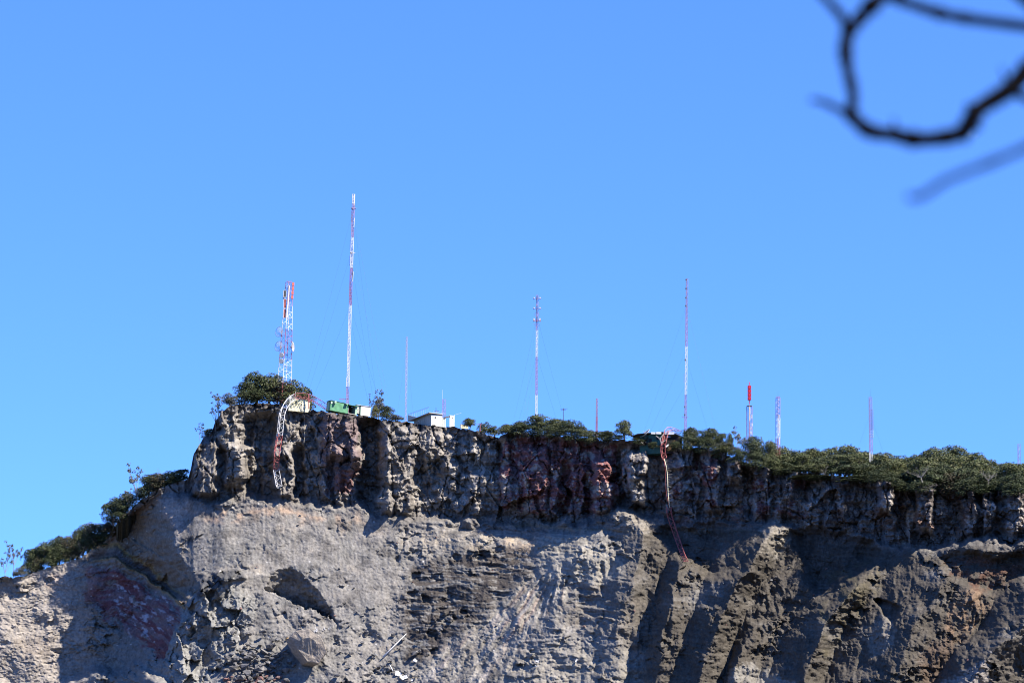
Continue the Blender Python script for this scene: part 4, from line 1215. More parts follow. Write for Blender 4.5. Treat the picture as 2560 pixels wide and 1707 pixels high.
f.build('dipole_array', MAT['white_paint'], tall)
f = MB().bar(at(997, -21, 0), at(997, 2, 0), 0.07).bar(at(997, -11, 0), at(1004, -11, 0), 0.05)
f.build('cable_tray', MAT['rust_red'], tall)

mast('guyed_mast', 1014.5, 14, 842, 1017, 0.42, [(0.5, 'galv'), (1.0, 'galv')], 'slim grey mast left of the concrete house', 3, 0.75, 0.04, 0.02,
     guys=((0.9, 985, 25), (0.9, 1040, 25)))
m4, at = mast('guyed_mast', 1110, 22, 998, 1109.5, 0.78, [(1.0, 'lavender')], 'short pinkish lattice mast rising behind the roof of the concrete house', 3, 0.6, 0.04, 0.02)
MB().bar(at(1034, -3.5), at(974, -3.2), 0.045, 0.03).build('whip_antenna', MAT['white_paint'], m4)

m5, at = mast('guyed_mast', 1339, 16, 738, 1343, 0.5, [(0.32, W_), (0.59, 'lavender'), (0.755, W_), (1.0, 'lavender')],
    'guyed mast with three crossbars of dipoles above the central clump', 3, 0.7, 0.045, 0.022,
    guys=((0.86, 1262, 40), (0.6, 1272, 40), (0.86, 1440, 40), (0.6, 1425, 40), (0.86, 1300, 12), (0.6, 1305, 12)))
for v in (747, 772, 799.5, 803):
    f = MB().bar(at(v, -9.5, -0.3), at(v, 9.5, -0.3), 0.075)
    for du in (-9.5, 9.5): f.bar(at(v - 3, du, -0.3), at(v + 3, du, -0.3), 0.05)
    o = f.build('crossbar', MAT['red_paint'], m5)
    f = MB()
    for du in (-7.5, 7.5): f.box(at(v - 1.5, du, -0.45), 0.28, 0.15, 0.28)
    f.build('insulator', MAT['white_paint'], o)
for v0, v1 in ((739, 756), (764, 781), (791, 808)):
    MB().bar(at(v0, 0, -0.35), at(v1, 0, -0.35), 0.07).build('dipole', MAT['dark_metal'], m5)
f = MB(); N = 14
ring = [at(787 + 5 * math.sin(2*math.pi*k/N), -1 + 5 * math.cos(2*math.pi*k/N), -0.4) for k in range(N)]
f.tube(ring + ring[:1], [0.03] * (N + 1), 3).build('loop_antenna', MAT['red_paint'], m5)
f = MB().bar(at(811, -10, -0.3), at(811, 7, -0.3), 0.035)
for du in (-8, 7): f.bar(at(811, du, -0.3), at(818, 0, 0), 0.03)
f.build('guy_bracket', MAT['lavender'], m5)

m8, at = mast('guyed_mast', 1711.5, 12, 697, 1717.5, 0.5, [(0.12, W_), (0.345, 'lavender'), (0.605, W_), (1.0, 'lavender')],
    'tall slender guyed mast right of the dark green cabin', 3, 0.7, 0.045, 0.022,
    guys=((0.85, 1590, 20), (0.6, 1600, 20), (0.4, 1610, 20), (0.85, 1815, 30), (0.55, 1800, 30)))
for v in (700, 722, 745, 765, 900, 1017, 1037):
    MB().box(at(v, -2.5, -0.3), 0.35, 0.2, 0.3).build('lamp_box', MAT['dark_metal'], m8)
f = MB().bar(at(1042, -9, -0.2), at(1042, 7, -0.2), 0.035).bar(at(1046, -2, -0.2), at(1042, -9, -0.2), 0.03).bar(at(1046, 2, -0.2), at(1042, 7, -0.2), 0.03)
f.build('guy_bracket', MAT['red_paint'], m8)
MB().bar(at(935, -5, -0.2), at(958, -5, -0.2), 0.03).build('whip_antenna', MAT['red_paint'], m8)

# red panel tower
m9, at = mast('panel_tower', 1872.5, 10, 1015, 1873.5, 0.95, [(0.5, 'lavender'), (1.0, 'lavender')],
    'short lattice tower topped by a stack of bright red antenna panels', 4, 0.8, 0.06, 0.03, group='towers carrying antennas')
for v0, v1, w in ((955, 962, 0.34), (964, 972, 0.85), (973.5, 981.5, 0.85), (983, 991, 0.85), (992.5, 1000, 0.85), (1001.5, 1008, 0.4)):
    c = (at(v0) + at(v1)) / 2; hh = (at(v0) - at(v1)).length
    o = MB().box(c + Vector((-0.02, 0, 0)), w * 0.5 - 0.03, w, hh).build('panel_antenna', MAT['bright_red'], m9)
    if w > 0.5:
        MB().box(c + Vector((w * 0.36, 0, 0)), w * 0.24, w * 0.9, hh * 0.96).build('side_panel', MAT['bright_red'], o)
        MB().box(c + Vector((-w * 0.38, 0, 0)), w * 0.22, w * 0.9, hh * 0.96).build('side_panel', MAT['bright_red'], o)
MB().bar(at(1015), at(956), 0.09, n=6).build('pole', MAT['lavender'], m9)
MB().box(at(1015), 1.1, 1.1, 0.14).build('platform', MAT['dark_metal'], m9)
MB().box((at(1018) + at(1036)) / 2 + Vector((0, -0.55, 0)), 0.34, 0.12, (at(1018) - at(1036)).length).build('panel_antenna', MAT['cream'], m9)
MB().box((at(1037) + at(1052)) / 2 + Vector((0, -0.55, 0)), 0.26, 0.12, (at(1037) - at(1052)).length).build('panel_antenna', MAT['cream'], m9)
for v0, v1, du in ((1036, 1045, 6), (1058, 1065, 7), (1066, 1074, 4), (1078, 1086, 4)):
    MB().box((at(v0, du) + at(v1, du)) / 2, 0.26, 0.3, (at(v0) - at(v1)).length).build('drum_antenna', MAT['white_paint'], m9)

m10, at = mast('guyed_mast', 1943, 10, 994, 1945, 0.72, [(0.46, 'rust_red'), (0.72, W_), (1.0, 'lavender')],
    'slim red and white mast just right of the red panel tower', 4, 0.7, 0.055, 0.028)
MB().bar(at(995), at(978), 0.03, 0.02).build('whip_antenna', MAT['dark_metal'], m10)
for v0, v1, du, mt in ((1032, 1060, -5, 'dark_metal'), (1037, 1070, 2, 'white_paint'), (1060, 1082, 2.5, 'white_paint'), (1092, 1112, 3.5, 'white_paint')):
    MB().bar(at(v0, du, -0.4), at(v1, du, -0.4), 0.10 if mt == 'white_paint' else 0.04, n=6).build('whip_antenna', MAT[mt], m10)
f = MB()
for du in (-3.5, 0, 3.5): f.bar(at(996, du, -0.3), at(990, du, -0.3), 0.035)
f.bar(at(993, -4, -0.3), at(993, 4, -0.3), 0.04).build('top_rail', MAT['red_paint'], m10)

m11, at = mast('guyed_mast', 2176.5, 12, 993, 2175.5, 0.72, [(0.33, W_), (1.0, 'lavender')],
    'mast bristling with short side arms above the wood on the right', 3, 0.6, 0.05, 0.025, guys=((0.8, 2108, 30), (0.8, 2238, 30)))
MB().bar(at(993), at(973), 0.03, 0.02).build('whip_antenna', MAT['dark_metal'], m11)
for k in range(11):
    v = 1026 + 6.6 * k
    o = MB().bar(at(v, -4, -0.3), at(v, 7.5, -0.3), 0.04).bar(at(v - 1.6, 7, -0.3), at(v + 1.6, 7, -0.3), 0.05).bar(at(v + 2, 1, -0.4), at(v - 2, 4.5, -0.6), 0.06)
    o.build('side_arm', MAT['lavender'] if k < 8 else MAT['white_paint'], m11)

mast('guyed_mast', 1491, 6, 996, 1492.5, 0.42, [(0.6, 'rust_red'), (1.0, 'lavender')], 'short red mast behind the low spreading bush', 3, 0.5, 0.05, 0.028)
mast('guyed_mast', 2547, 70, 1110, 2547, 0.7, [(1.0, 'lavender')], 'faint distant pinkish mast at the far right edge', 3, 0.8, 0.035, 0.018)

# small poles
def tee(u, off, v0, v1, bars, label, mat, vb=None):
    g = ground_pt(u, off)
    T = P(u, v0, g.y)
    root = empty('antenna_pole', g, label, 'pole', 'poles on the plateau')
    MB().bar((0, 0, 0), T - g, 0.06, n=6).build('pole', MAT[mat], root)
    for v, a, b in bars:
        p = P(u + a, v + (0.12 * (b - a) if v1 else 0), g.y) - g; q = P(u + b, v, g.y) - g
        MB().bar(p, q, 0.06).build('crossarm', MAT[mat], root)
    return root
tee(1409, 8, 1020, 1, ((1021, -8, 10), (1024, -6, 6)), 'thin tee-shaped antenna pole above the central clump', 'dark_metal')
tee(924.5, 3, 984, 0, ((985, -4, 3), (989, -2, 2)), 'thin dark pole with a short crossarm beside the slender tree', 'dark_metal')
tee(1201, 0.4, 1060, 0, ((1060.5, -9, 4),), 'broken rusty steel tee post on the rim', 'rust_red')
tee(1090, 6, 1018, 0, ((1027, -4, 8),), 'thin stub pole behind the concrete house roof', 'dark_metal')

# ------------------------------------------------------------------ toppled masts hanging down the cliff
def hang(pts):
    """(u, v, out): point held out metres before the face; (u, v, ('b', off)): off metres behind the rim"""
    L = []
    for u, v, o in pts:
        if isinstance(o, tuple): L.append(P(u, v, ground_pt(u, 0).y + o[1]))
        else: L.append(surf_pt(u, v, o))
    return L
def smooth_path(L, it=2):
    for _ in range(it):
        N = [L[0]]
        for a, b in zip(L, L[1:]): N += [a.lerp(b, 0.25), a.lerp(b, 0.75)]
        L = N + [L[-1]]
    return L
yr = ground_pt(730, 0).y
pth = [P(826, 1026, yr + 3), P(800, 1008, yr + 2.2), P(775, 993, yr + 1.2), P(752, 989, yr + 0.2), P(735, 991, yr - 1.0), P(718, 1003, yr - 2.4),
       P(706, 1024, yr - 4.6), P(702, 1048, yr - 6.0), P(700, 1075, yr - 6.8), P(695, 1105, yr - 7.2), P(690, 1135, yr - 7.6), P(688, 1165, yr - 8.2), P(692, 1190, yr - 8.8), P(697, 1217, yr - 9.4)]
# keep it clear of the rock behind
pth2 = []
for p_, (u, v) in zip(pth, [(826,1026),(800,1008),(775,993),(752,989),(735,991),(718,1003),(706,1024),(702,1048),(700,1075),(695,1105),(690,1135),(688,1165),(692,1190),(697,1217)]):
    if v > 1040:
        y = min(-(max(surf_D(u + d, v) for d in (-20, -14, -7, 0, 7, 14, 20)) + 2.2), p_.y)
        p_ = P(u, v, y)
    pth2.append(p_)
pth2 = smooth_path(pth2, 1)
root = empty('toppled_mast', pth2[0], 'bent white and red lattice mast toppled over the rim past the cream shed', 'mast', 'toppled masts')
lattice(root, [p - pth2[0] for p in pth2], 1.4, 1.5, 3, [(0.245, 'red_paint'), (0.58, 'dull_white'), (0.885, 'rust_red'), (1.0, 'dull_white')], 1.2, 0.07, 0.042, twist=0.5, horiz=False)
o = MB().bar(P(772, 1022, yr - 0.4) - pth2[0], P(772, 984, yr - 0.4) - pth2[0], 0.17).bar(P(770, 1003, yr - 0.4) - pth2[0], P(775, 1003, yr - 0.4) - pth2[0], 0.22)
o.build('stump', MAT['rust_red'], root)
MB().bar(P(739, 990, yr - 1) - pth2[0], P(739, 979, yr - 1) - pth2[0], 0.05).build('bent_rod', MAT['white_paint'], root)
dish(root, P(694, 1087, pth2[18].y - 0.3) - pth2[0], 0.42, (-0.5, -0.8, 0.1), MAT['dish'])
MB().bar(P(714, 1094, pth2[18].y) - pth2[0], P(716, 1106, pth2[18].y) - pth2[0], 0.06).build('whip_antenna', MAT['galv'], root)

RP = [(1700,1081,('b', 1.5)),(1682,1073,('b', 0.8)),(1668,1072,('b', -0.4)),(1664,1084,('b', -1.4)),(1659,1104,1.5),(1656,1122,1.6),(1659,1142,1.4),(1665,1160,1.2),(1669,1185,1.2),(1670,1215,1.2),(1671,1240,1.2),(1674,1262,1.2),
      (1674,1282,1.2),(1681,1305,1.2),(1690,1332,1.2),(1699,1358,1.2),(1707,1380,1.2),(1715,1400,1.2)]
L = []
ylast = 0
for (u, v, o) in RP:
    if isinstance(o, tuple): p_ = P(u, v, ground_pt(u, 0).y + o[1])
    else:
        y = -(max(surf_D(u + d, v) for d in (-8, 0, 8, 18)) + o + 1.4)
        p_ = P(u, v, min(y, ylast + 0.5))
    ylast = p_.y; L.append(p_)
L = smooth_path(L, 1)
b0 = L[0]
root = empty('toppled_mast', b0, 'mangled rust-red lattice mast hanging down the cliff from the dark green cabin', 'mast', 'toppled masts')
n_ = len(L)
lattice(root, [p - b0 for p in L[:int(n_ * 0.40)]], 0.9, 1.15, 3, [(0.45, 'lavender'), (1.0, 'rust_red')], 1.1, 0.08, 0.046, twist=0.4, horiz=False)
lattice(root, [p - b0 for p in L[int(n_ * 0.66):]], 1.25, 1.0, 3, [(0.35, 'rust_red'), (1.0, 'rust_red')], 1.1, 0.085, 0.048, twist=0.4, horiz=False)
strip = L[int(n_ * 0.38):int(n_ * 0.68)]
m = MB().tube([p - b0 + Vector((-0.05, 0, 0)) for p in strip], [0.09] * len(strip), 5)
o = m.build('stripped_leg', MAT['cream'], root)
m = MB(); rs = random.Random(3)
for p in resample(strip, 0.42):
    m.bar(p - b0, p - b0 + Vector((rs.uniform(0.25, 1.3), rs.uniform(-0.3, 0.1), rs.uniform(-0.15, 0.3))), 0.028, 0.012)
m.build('broken_brace', MAT['concrete'], o)
m = MB().tube([p - b0 + Vector((-0.45 * math.sin(3.14 * k / (len(strip) - 1)) - 0.1, -0.1, 0)) for k, p in enumerate(strip)], [0.04] * len(strip), 4)
m.build('loose_leg', MAT['rust_red'], o)
for (ua, va, ub, vb) in ((1640,1089,1652,1098),(1650,1096,1660,1083),(1648,1094,1654,1108),(1652,1107,1664,1100)):
    MB().bar(P(ua, va, L[14].y - 0.3) - b0, P(ub, vb, L[14].y - 0.3) - b0, 0.09).build('bent_strut', MAT['concrete'], root)

# white pole and cable dangling over the edge
a = P(1200, 1068, -(surf_D(1200, 1100) + 1.6)); b_ = P(1187, 1161, -(surf_D(1187, 1155) + 1.2))
o = MB().tube([(0, 0, 0), (b_ - a) * 0.5 + Vector((0.1, 0, 0)), b_ - a], [0.06, 0.11, 0.14], 8).build('hanging_pole', MAT['concrete'], None, True, a)
tag(o, 'long pale pole dangling down the cliff from the broken tee post', 'pole')
a = P(760, 1036, -(surf_D(760, 1045) + 1.0))
o = MB().tube([(0, 0, 0)] + [P(u, v, -(surf_D(u, v) + 0.8)) - a for u, v in ((761,1055),(762,1080),(760,1105),(757,1120),(758,1137))], [0.035] * 6, 5).build('hanging_cable', MAT['concrete'], None, False, a)
tag(o, 'thin pale cable hanging down the cliff right of the bent mast', 'cable')

# ------------------------------------------------------------------ huts
def basis(yaw, tilt=0.0, lean=0.0):
    return Matrix.Rotation(yaw, 4, 'Z') @ Matrix.Rotation(tilt, 4, 'Y') @ Matrix.Rotation(lean, 4, 'X')

def hut(name, u, v, y, yaw, label, cat, tilt=0.0, lean=0.0):
    r = empty(name, P(u, v, y), label, cat)
    r.rotation_euler = basis(yaw, tilt, lean).to_euler()
    return r
# in hut coordinates: x along the front to the right, y away from the viewer, z up

# cream shed
h = hut('cream_shed', 721, 1026, yr - 0.6, math.radians(14), 'cream corrugated metal shed under the bent white mast', 'shed', math.radians(5))
m = MB(); W, Dp, H = 5.3, 2.6, 3.9
m.v += [Vector(p) for p in ((0,0,0),(W,0,0.2),(W,Dp,0.2),(0,Dp,0),(-0.15,0,H),(W,0,2.9),(W,Dp,2.9),(-0.15,Dp,H))]
m.f += [(0,1,5,4),(1,2,6,5),(2,3,7,6),(3,0,4,7),(4,5,6,7),(3,2,1,0)]
m.build('wall', MAT['cream'], h)
for k in range(12):
    x = 0.1 + k * 0.36; zt = H + (2.9 - H) * x / W
    MB().bar((x, -0.03, 0.12), (x, -0.03, zt - 0.08), 0.035).build('rib', MAT['cream'], h)
MB().poly([(-0.3, -0.15, H + 0.03), (W + 0.1, -0.15, 2.95), (W + 0.1, Dp + 0.1, 2.95), (-0.3, Dp + 0.1, H + 0.03)], (0, 0, 0.06)).build('roof', MAT['cream'], h)
d = MB().box((3.75, -0.06, 1.35), 1.0, 0.06, 2.0).build('door', MAT['cream'], h)
for z in (0.85, 1.9): MB().box((3.95, -0.13, z), 0.5, 0.08, 0.14).build('hinge', MAT['dark_metal'], d)
MB().bar((2.55, -0.25, 2.35), (3.5, -0.25, 0.35), 0.07).build('brace', MAT['galv'], h)

# green container with an open bay
yg = ground_pt(850, 0).y
h = hut('green_container', 825, 1025, yg + 0.3, math.radians(28), 'green corrugated metal container hut with an open dark bay', 'hut', math.radians(5.5))
W, Dp, H = 4.95, 2.5, 2.45
m = MB(); m.box((W / 2, Dp / 2, H / 2), W, Dp, H); m.build('wall', MAT['green_metal'], h)
for k in range(15):
    x = 0.15 + k * 0.33
    MB().bar((x, -0.03, 0.05), (x, -0.03, H - 0.05), 0.04).build('rib', MAT['green_metal'], h)
MB().box((-0.03, 1.35, 1.15), 0.05, 0.95, 2.1).build('end_panel', MAT['pale_green'], h)
MB().poly([(-0.15, -0.12, H + 0.02), (W + 0.15, -0.12, H - 0.02), (W + 0.15, Dp + 0.1, H + 0.05), (-0.15, Dp + 0.1, H + 0.1)], (0, 0, 0.09)).build('roof', MAT['dark_green'], h)
# open bay: side wall, back wall, floor, roof flap
bx0, bx1 = W, W + 1.95
m = MB().box(((bx0 + bx1) / 2, Dp - 0.05, H / 2), bx1 - bx0, 0.08, H).box(((bx0 + bx1) / 2, Dp / 2, 0.04), bx1 - bx0, Dp - 0.2, 0.08); m.build('bay_back', MAT['dark_inside'], h)
MB().box((bx1 + 0.25, Dp / 2, H / 2 - 0.05), 0.5, Dp, H - 0.1).build('bay_jamb', MAT['pale_green'], h)
MB().poly([(bx0 - 0.2, -0.55, H - 0.28), (bx1 + 0.55, -0.55, H - 0.28), (bx1 + 0.55, Dp, H + 0.02), (bx0 - 0.2, Dp, H + 0.02)], (0, 0, 0.07)).build('bay_roof', MAT['green_metal'], h)
MB().box(((bx0 + bx1) / 2, -0.04, 0.06), bx1 - bx0, 0.1, 0.14).build('threshold', MAT['concrete'], h)
MB().box((0.95, -0.45, H - 0.30), 0.5, 0.75, 0.62).build('vent_box', MAT['pale_green'], h)
MB().poly([(3.75, -0.04, H - 0.05), (4.55, -0.04, H - 0.05), (4.6, -0.9, H - 0.32), (3.8, -0.9, H - 0.32)], (0, 0, 0.05)).build('awning', MAT['pale_green'], h)
MB().bar((0.2, -0.06, H - 0.5), (0.2, -0.14, H - 0.5), 0.2, n=10).build('round_sign', MAT['white_paint'], h)
MB().box((0.6, 0.8, H + 0.25), 0.5, 0.4, 0.22).build('roof_box', MAT['dark_metal'], h)
# slatted lean-to between the huts
h = hut('slatted_lean_to', 889.5, 1034, yg + 4.2, math.radians(28), 'grey slatted lean-to between the green container and the white hut', 'shed', math.radians(4))
for k in range(5): MB().box((0.45, 0, 0.35 + k * 0.42), 0.95, 0.06, 0.34).build('slat', MAT['grey_shaded_wall'], h)
MB().box((0.45, 1.0, 1.1), 0.9, 1.8, 2.1).build('wall', MAT['dark_inside'], h)
MB().box((0.45, 0.8, 2.3), 1.15, 2.2, 0.08).build('roof', MAT['tin'], h)
# white hut
h = hut('white_hut', 901.5, 1037.5, yg + 4.4, math.radians(22), 'small white box hut at the right end of the green container', 'hut', math.radians(3))
MB().box((1.28, 1.05, 1.2), 2.56, 2.1, 2.4).build('wall', MAT['white_wall'], h)
MB().box((-0.06, 0.9, 1.15), 0.1, 1.7, 2.2).build('end_panel', MAT['pale_green'], h)
MB().poly([(-0.15, -0.15, 2.42), (2.7, -0.15, 2.42), (2.7, 2.2, 2.5), (-0.15, 2.2, 2.5)], (0, 0, 0.09)).build('roof', MAT['concrete'], h)

# concrete house on the rim
yh = ground_pt(1078, 0).y
h = hut('concrete_house', 1078, 1064.5, yh + 0.3, math.radians(30), 'roofless-looking pale concrete house with slab roof and thin railings on the rim', 'house')
Wr, Dl, H = 3.15, 9.0, 3.0
MB().box((Wr / 2, 0.06, H / 2), Wr, 0.12, H).build('wall', MAT['white_wall'], h)
MB().box((0.06, Dl / 2 + 0.12, H / 2), 0.12, Dl, H).build('wall', MAT['grey_shaded_wall'], h)  # white-painted side wall, its shade put into the grey colour
MB().box((Wr - 0.06, Dl / 2 + 0.12, H / 2), 0.12, Dl, H).build('wall', MAT['grey_shaded_wall'], h)
MB().box((Wr / 2, Dl + 0.18, H / 2), Wr, 0.12, H).build('wall', MAT['grey_shaded_wall'], h)
for k in range(9): MB().bar((-0.02, 0.7 + k * 0.98, 0.05), (-0.02, 0.7 + k * 0.98, H - 0.05), 0.03).build('joint', MAT['concrete'], h)
for z in (0.75, 1.5, 2.25): MB().box((Wr / 2, -0.015, z), Wr, 0.03, 0.03).build('joint', MAT['concrete'], h)
MB().box((1.62, -0.02, H / 2), 0.04, 0.05, H).build('joint', MAT['dark_metal'], h)
w = MB().box((1.15, -0.03, 2.25), 0.32, 0.08, 0.36).build('window', MAT['dark_inside'], h)
MB().box((-0.04, 3.6, 0.75), 0.06, 0.6, 1.0).build('hatch', MAT['grey_shaded_wall'], h)
MB().bar((-0.05, 6.6, 2.1), (-0.2, 6.6, 2.1), 0.16, n=10).build('lamp', MAT['white_paint'], h)
rf = MB().poly([(-0.85, -0.5, H + 0.22), (Wr + 0.1, -0.3, H + 0.12), (Wr + 0.1, Dl + 0.6, H - 0.2), (-0.85, Dl + 2.0, H - 0.35)], (0, 0, 0.14)).build('roof', MAT['concrete'], h)
MB().poly([(-0.88, Dl + 2.02, H - 0.2), (-0.88, Dl - 3.2, H - 0.05), (-0.88, Dl + 2.02, H + 1.35)], (0.08, 0, 0)).build('parapet', MAT['white_wall'], rf)
rail = MB().bar((-0.85, Dl + 2.0, H + 1.5), (-0.85, -0.6, H + 1.75), 0.035).bar((-0.85, Dl + 2.0, H + 1.3), (-0.85, -0.2, H + 1.55), 0.03)
for k in range(9): rail.bar((-0.85, 0.2 + k * 1.2, H + 0.2), (-0.85, 0.2 + k * 1.2, H + 1.6), 0.022)
rail.build('railing', MAT['galv'], rf)
rail = MB().bar((0.3, -0.2, H + 0.75), (Wr + 1.0, -0.2, H + 0.45), 0.03)
for k in range(4): rail.bar((0.6 + k * 0.75, -0.2, H + 0.2), (0.6 + k * 0.75, -0.2, H + 1.0), 0.022)
rail.build('railing', MAT['galv'], rf)
MB().poly([(0.0, -0.5, 0.0), (1.1, -0.5, 0.0), (1.1, -0.5, 0.75), (0.9, -0.5, 0.8)], (0, 0.3, 0)).build('ramp', MAT['concrete'], h)
# open porch: post, lintel, end panel
MB().box((Wr + 0.45, 0.35, 1.2), 0.7, 0.5, 2.4).build('porch_post', MAT['grey_shaded_wall'], h)
MB().box((Wr + 0.95, 0.1, 1.15), 0.14, 0.14, 2.3).build('porch_post', MAT['white_wall'], h)
MB().poly([(Wr + 0.5, -0.1, 2.2), (Wr + 2.3, -0.1, 2.75), (Wr + 2.3, -0.1, 3.1), (Wr + 0.5, -0.1, 2.55)], (0, 0.7, 0)).build('lintel', MAT['dark_metal'], h)
pn = MB().box((Wr + 2.75, 0.1, 1.6), 1.2, 0.1, 3.2).build('end_panel', MAT['white_wall'], h)
for z in (0.8, 1.6, 2.4): MB().box((Wr + 2.75, 0.035, z), 1.2, 0.03, 0.03).build('joint', MAT['concrete'], pn)
MB().box((Wr + 2.9, 0.03, 2.6), 0.24, 0.06, 0.26).build('window', MAT['dark_inside'], pn)
MB().box((Wr + 3.5, 0.1, 1.7), 0.14, 0.14, 3.5).build('porch_post', MAT['white_wall'], h)
MB().bar((Wr + 3.3, 0, 3.3), (Wr + 5.6, 0.2, 4.1), 0.035).build('rod', MAT['galv'], h)
# low concrete block
h = hut('concrete_block', 1152, 1070, ground_pt(1160, 0).y + 0.5, math.radians(10), 'low pale concrete block on the rim left of the windswept tree', 'block')
MB().poly([(0, 0, 0), (1.9, 0, -0.1), (1.9, 0, 0.55), (0, 0, 0.95)], (0, 0.9, 0)).build('wall', MAT['cream'], h)
MB().poly([(-0.05, -0.05, 0.96), (1.95, -0.05, 0.56), (1.95, 0.95, 0.56), (-0.05, 0.95, 0.96)], (0, 0, 0.07)).build('coping', MAT['concrete'], h)

# dark green cabin
yc = ground_pt(1630, 0).y
h = hut('green_cabin', 1622, 1118, yc + 1.2, math.radians(-24), 'dark green wooden cabin in shade under a tin roof', 'cabin')
MB().box((1.7, 1.6, 0.75), 3.4, 3.2, 4.7).build('wall', MAT['dark_green'], h)
MB().box((-1.2, 1.25, 0.7), 2.4, 2.2, 4.6).build('wall', MAT['pale_green'] if False else MAT['dark_green'], h)
for k in range(8): MB().bar((-2.2 + k * 0.72, -0.03 if k > 2 else 0.07, 0.05), (-2.2 + k * 0.72, -0.03 if k > 2 else 0.07, 2.9), 0.03).build('batten', MAT['dark_green'], h)
d = MB().box((0.45, -0.03, 1.1), 0.7, 0.08, 2.1).build('door', MAT['dark_inside'], h)
MB().box((0.7, -0.09, 1.1), 0.06, 0.06, 0.2).build('handle', MAT['galv'], d)
for x, z in ((-1.75, 2.0), (-0.75, 1.9), (2.2, 2.0)): 
    w = MB().box((x, 0.04 if x < 0 else -0.04, z), 0.42, 0.1, 0.6).build('window', MAT['dark_inside'], h)
    MB().box((x, -0.03 if x < 0 else -0.1, z - 0.34), 0.52, 0.12, 0.06).build('sill', MAT['dark_green'], w)
rf = MB().poly([(-4.2, -0.9, 2.75), (-2.6, -0.9, 3.25), (3.6, -0.9, 3.35), (7.4, -0.9, 2.6), (7.4, 4.0, 2.5), (3.6, 4.0, 3.6), (-2.6, 4.0, 3.5), (-4.2, 4.0, 2.8)], (0, 0, 0.10)).build('roof', MAT['dark_metal'], h)
for x0, x1, z0, z1 in ((1.0, 2.1, 3.02, 3.10), (2.3, 3.6, 2.92, 3.06), (4.4, 6.9, 2.62, 2.86)):
    MB().poly([(x0, -1.05, z0), (x1, -1.05, z0 - 0.12), (x1, -0.85, z1 + 0.3), (x0, -0.85, z1 + 0.4)], (0, -0.05, 0.02)).build('tin_sheet', MAT['tin'], rf)
for k in range(6): MB().box((4.6 + k * 0.36, 0.4, 0.2), 0.32, 0.08, 2.6 - 0.06 * (k % 3)).build('plank', MAT['wood'], h)
MB().box((5.5, 2.2, 0.4), 3.6, 2.4, 4.0).build('wall', MAT['dark_inside'], h)
g = P(1612, 1087, yc + 1.8)
o = empty('satellite_dish', g, 'white satellite dish tilted up on the roof of the green cabin', 'dish')
dish(o, (0, 0, 0.45), 1.45, (-0.62, -0.25, 0.72), MAT['dish'], depth=0.34)
MB().bar((0, 0, -0.7), (0.1, 0, 0.1), 0.1, n=8).build('mount', MAT['galv'], o)
o = MB().box((0, 0, 0), 0.9, 0.12, 0.35).build('tin_scrap', MAT['tin'], None, False, surf_pt(1668, 1114, 0.6)); o.rotation_euler = (0, -0.6, 0.2)
tag(o, 'bright scrap of tin sheet on the rim right of the mangled mast', 'scrap')

# ------------------------------------------------------------------ debris on the slope
a = surf_pt(957, 1642, 0.9); b_ = surf_pt(1016, 1583, 1.3); b_.y = min(b_.y, a.y + 4)
o = MB().tube([(0, 0, 0), (b_ - a) * 0.5, b_ - a], [0.20, 0.15, 0.07], 8).build('fallen_pole', MAT['white_paint'], None, True, a)
tag(o, 'long white tapered pole lying diagonally on the slope', 'pole')
a = surf_pt(974, 1660, 0.5); b_ = surf_pt(982, 1676, 0.6)
o = MB().tube([(0, 0, 0), b_ - a], [0.11, 0.12], 8).build('fallen_pole', MAT['white_paint'], None, True, a)
tag(o, 'short white stick below the long white pole', 'pole')
SH = [(997,1684,17,12,0.3,'largest crumpled white sheet below the long white pole'),(1010,1692,16,9,-0.35,'second crumpled white sheet touching the largest one'),(1038,1650,9,8,0.5,'small white scrap right of the long white pole'),
      (1030,1699,4,6,0.6,'tiny white scrap right of the crumpled sheets'),(1343,1652,10,5,0.05,'small white sheet alone on the pale scree'),(1341,1664,6,3,0.1,'white sliver just below the lone white sheet'),
      (1441,1650,4,9,0.5,'short white stake standing on the scree'),(941,1636,5,3,0.4,'white chip left of the long white pole')]
for k, (u, v, w, hh, r, lab) in enumerate(SH):
    rs = random.Random(60 + k); bm = bmesh.new()
    N = 5
    g_ = [[bm.verts.new(((i / (N-1) - 0.5) * w / 10 * (1 + 0.12 * rs.gauss(0, 1)), rs.uniform(-0.18, 0.18), (j / (N-1) - 0.5) * hh / 10 * (1 + 0.12 * rs.gauss(0, 1)))) for i in range(N)] for j in range(N)]
    for j in range(N - 1):
        for i in range(N - 1):
            bm.faces.new((g_[j][i], g_[j][i+1], g_[j+1][i+1], g_[j+1][i]))
    ret = bmesh.ops.extrude_face_region(bm, geom=bm.faces[:])
    for v_ in [e for e in ret['geom'] if isinstance(e, bmesh.types.BMVert)]: v_.co.y += 0.05
    bmesh.ops.recalc_face_normals(bm, faces=bm.faces)
    me = bpy.data.meshes.new('white_sheet'); bm.to_mesh(me); bm.free(); me.materials.append(MAT['white_paint'])
    o = link_mesh('white_sheet', me, None, surf_pt(u, v, 0.7))
    o.rotation_euler = (-0.45, r, 0.25)
    tag(o, lab, 'scrap', 'scraps on the slope')
rs = random.Random(77)
pts = []
for k in range(26):
    u = rs.uniform(782, 836); v = 1566 + (836 - u) * 0.22 + rs.uniform(-4, 3)
    pts.append((u, v))
m = MB(); c0 = surf_pt(808, 1570, 0)
for u, v in pts:
    q = surf_pt(u, v, 0.25) - c0; s = rs.uniform(0.12, 0.32)
    m.box(q, s, s * 0.7, s * 0.6, Matrix.Translation(q) @ Matrix.Rotation(rs.uniform(0, 3), 4, 'Y') @ Matrix.Translation(-q))
o = m.build('rubble', MAT['white_paint'], None, False, c0)
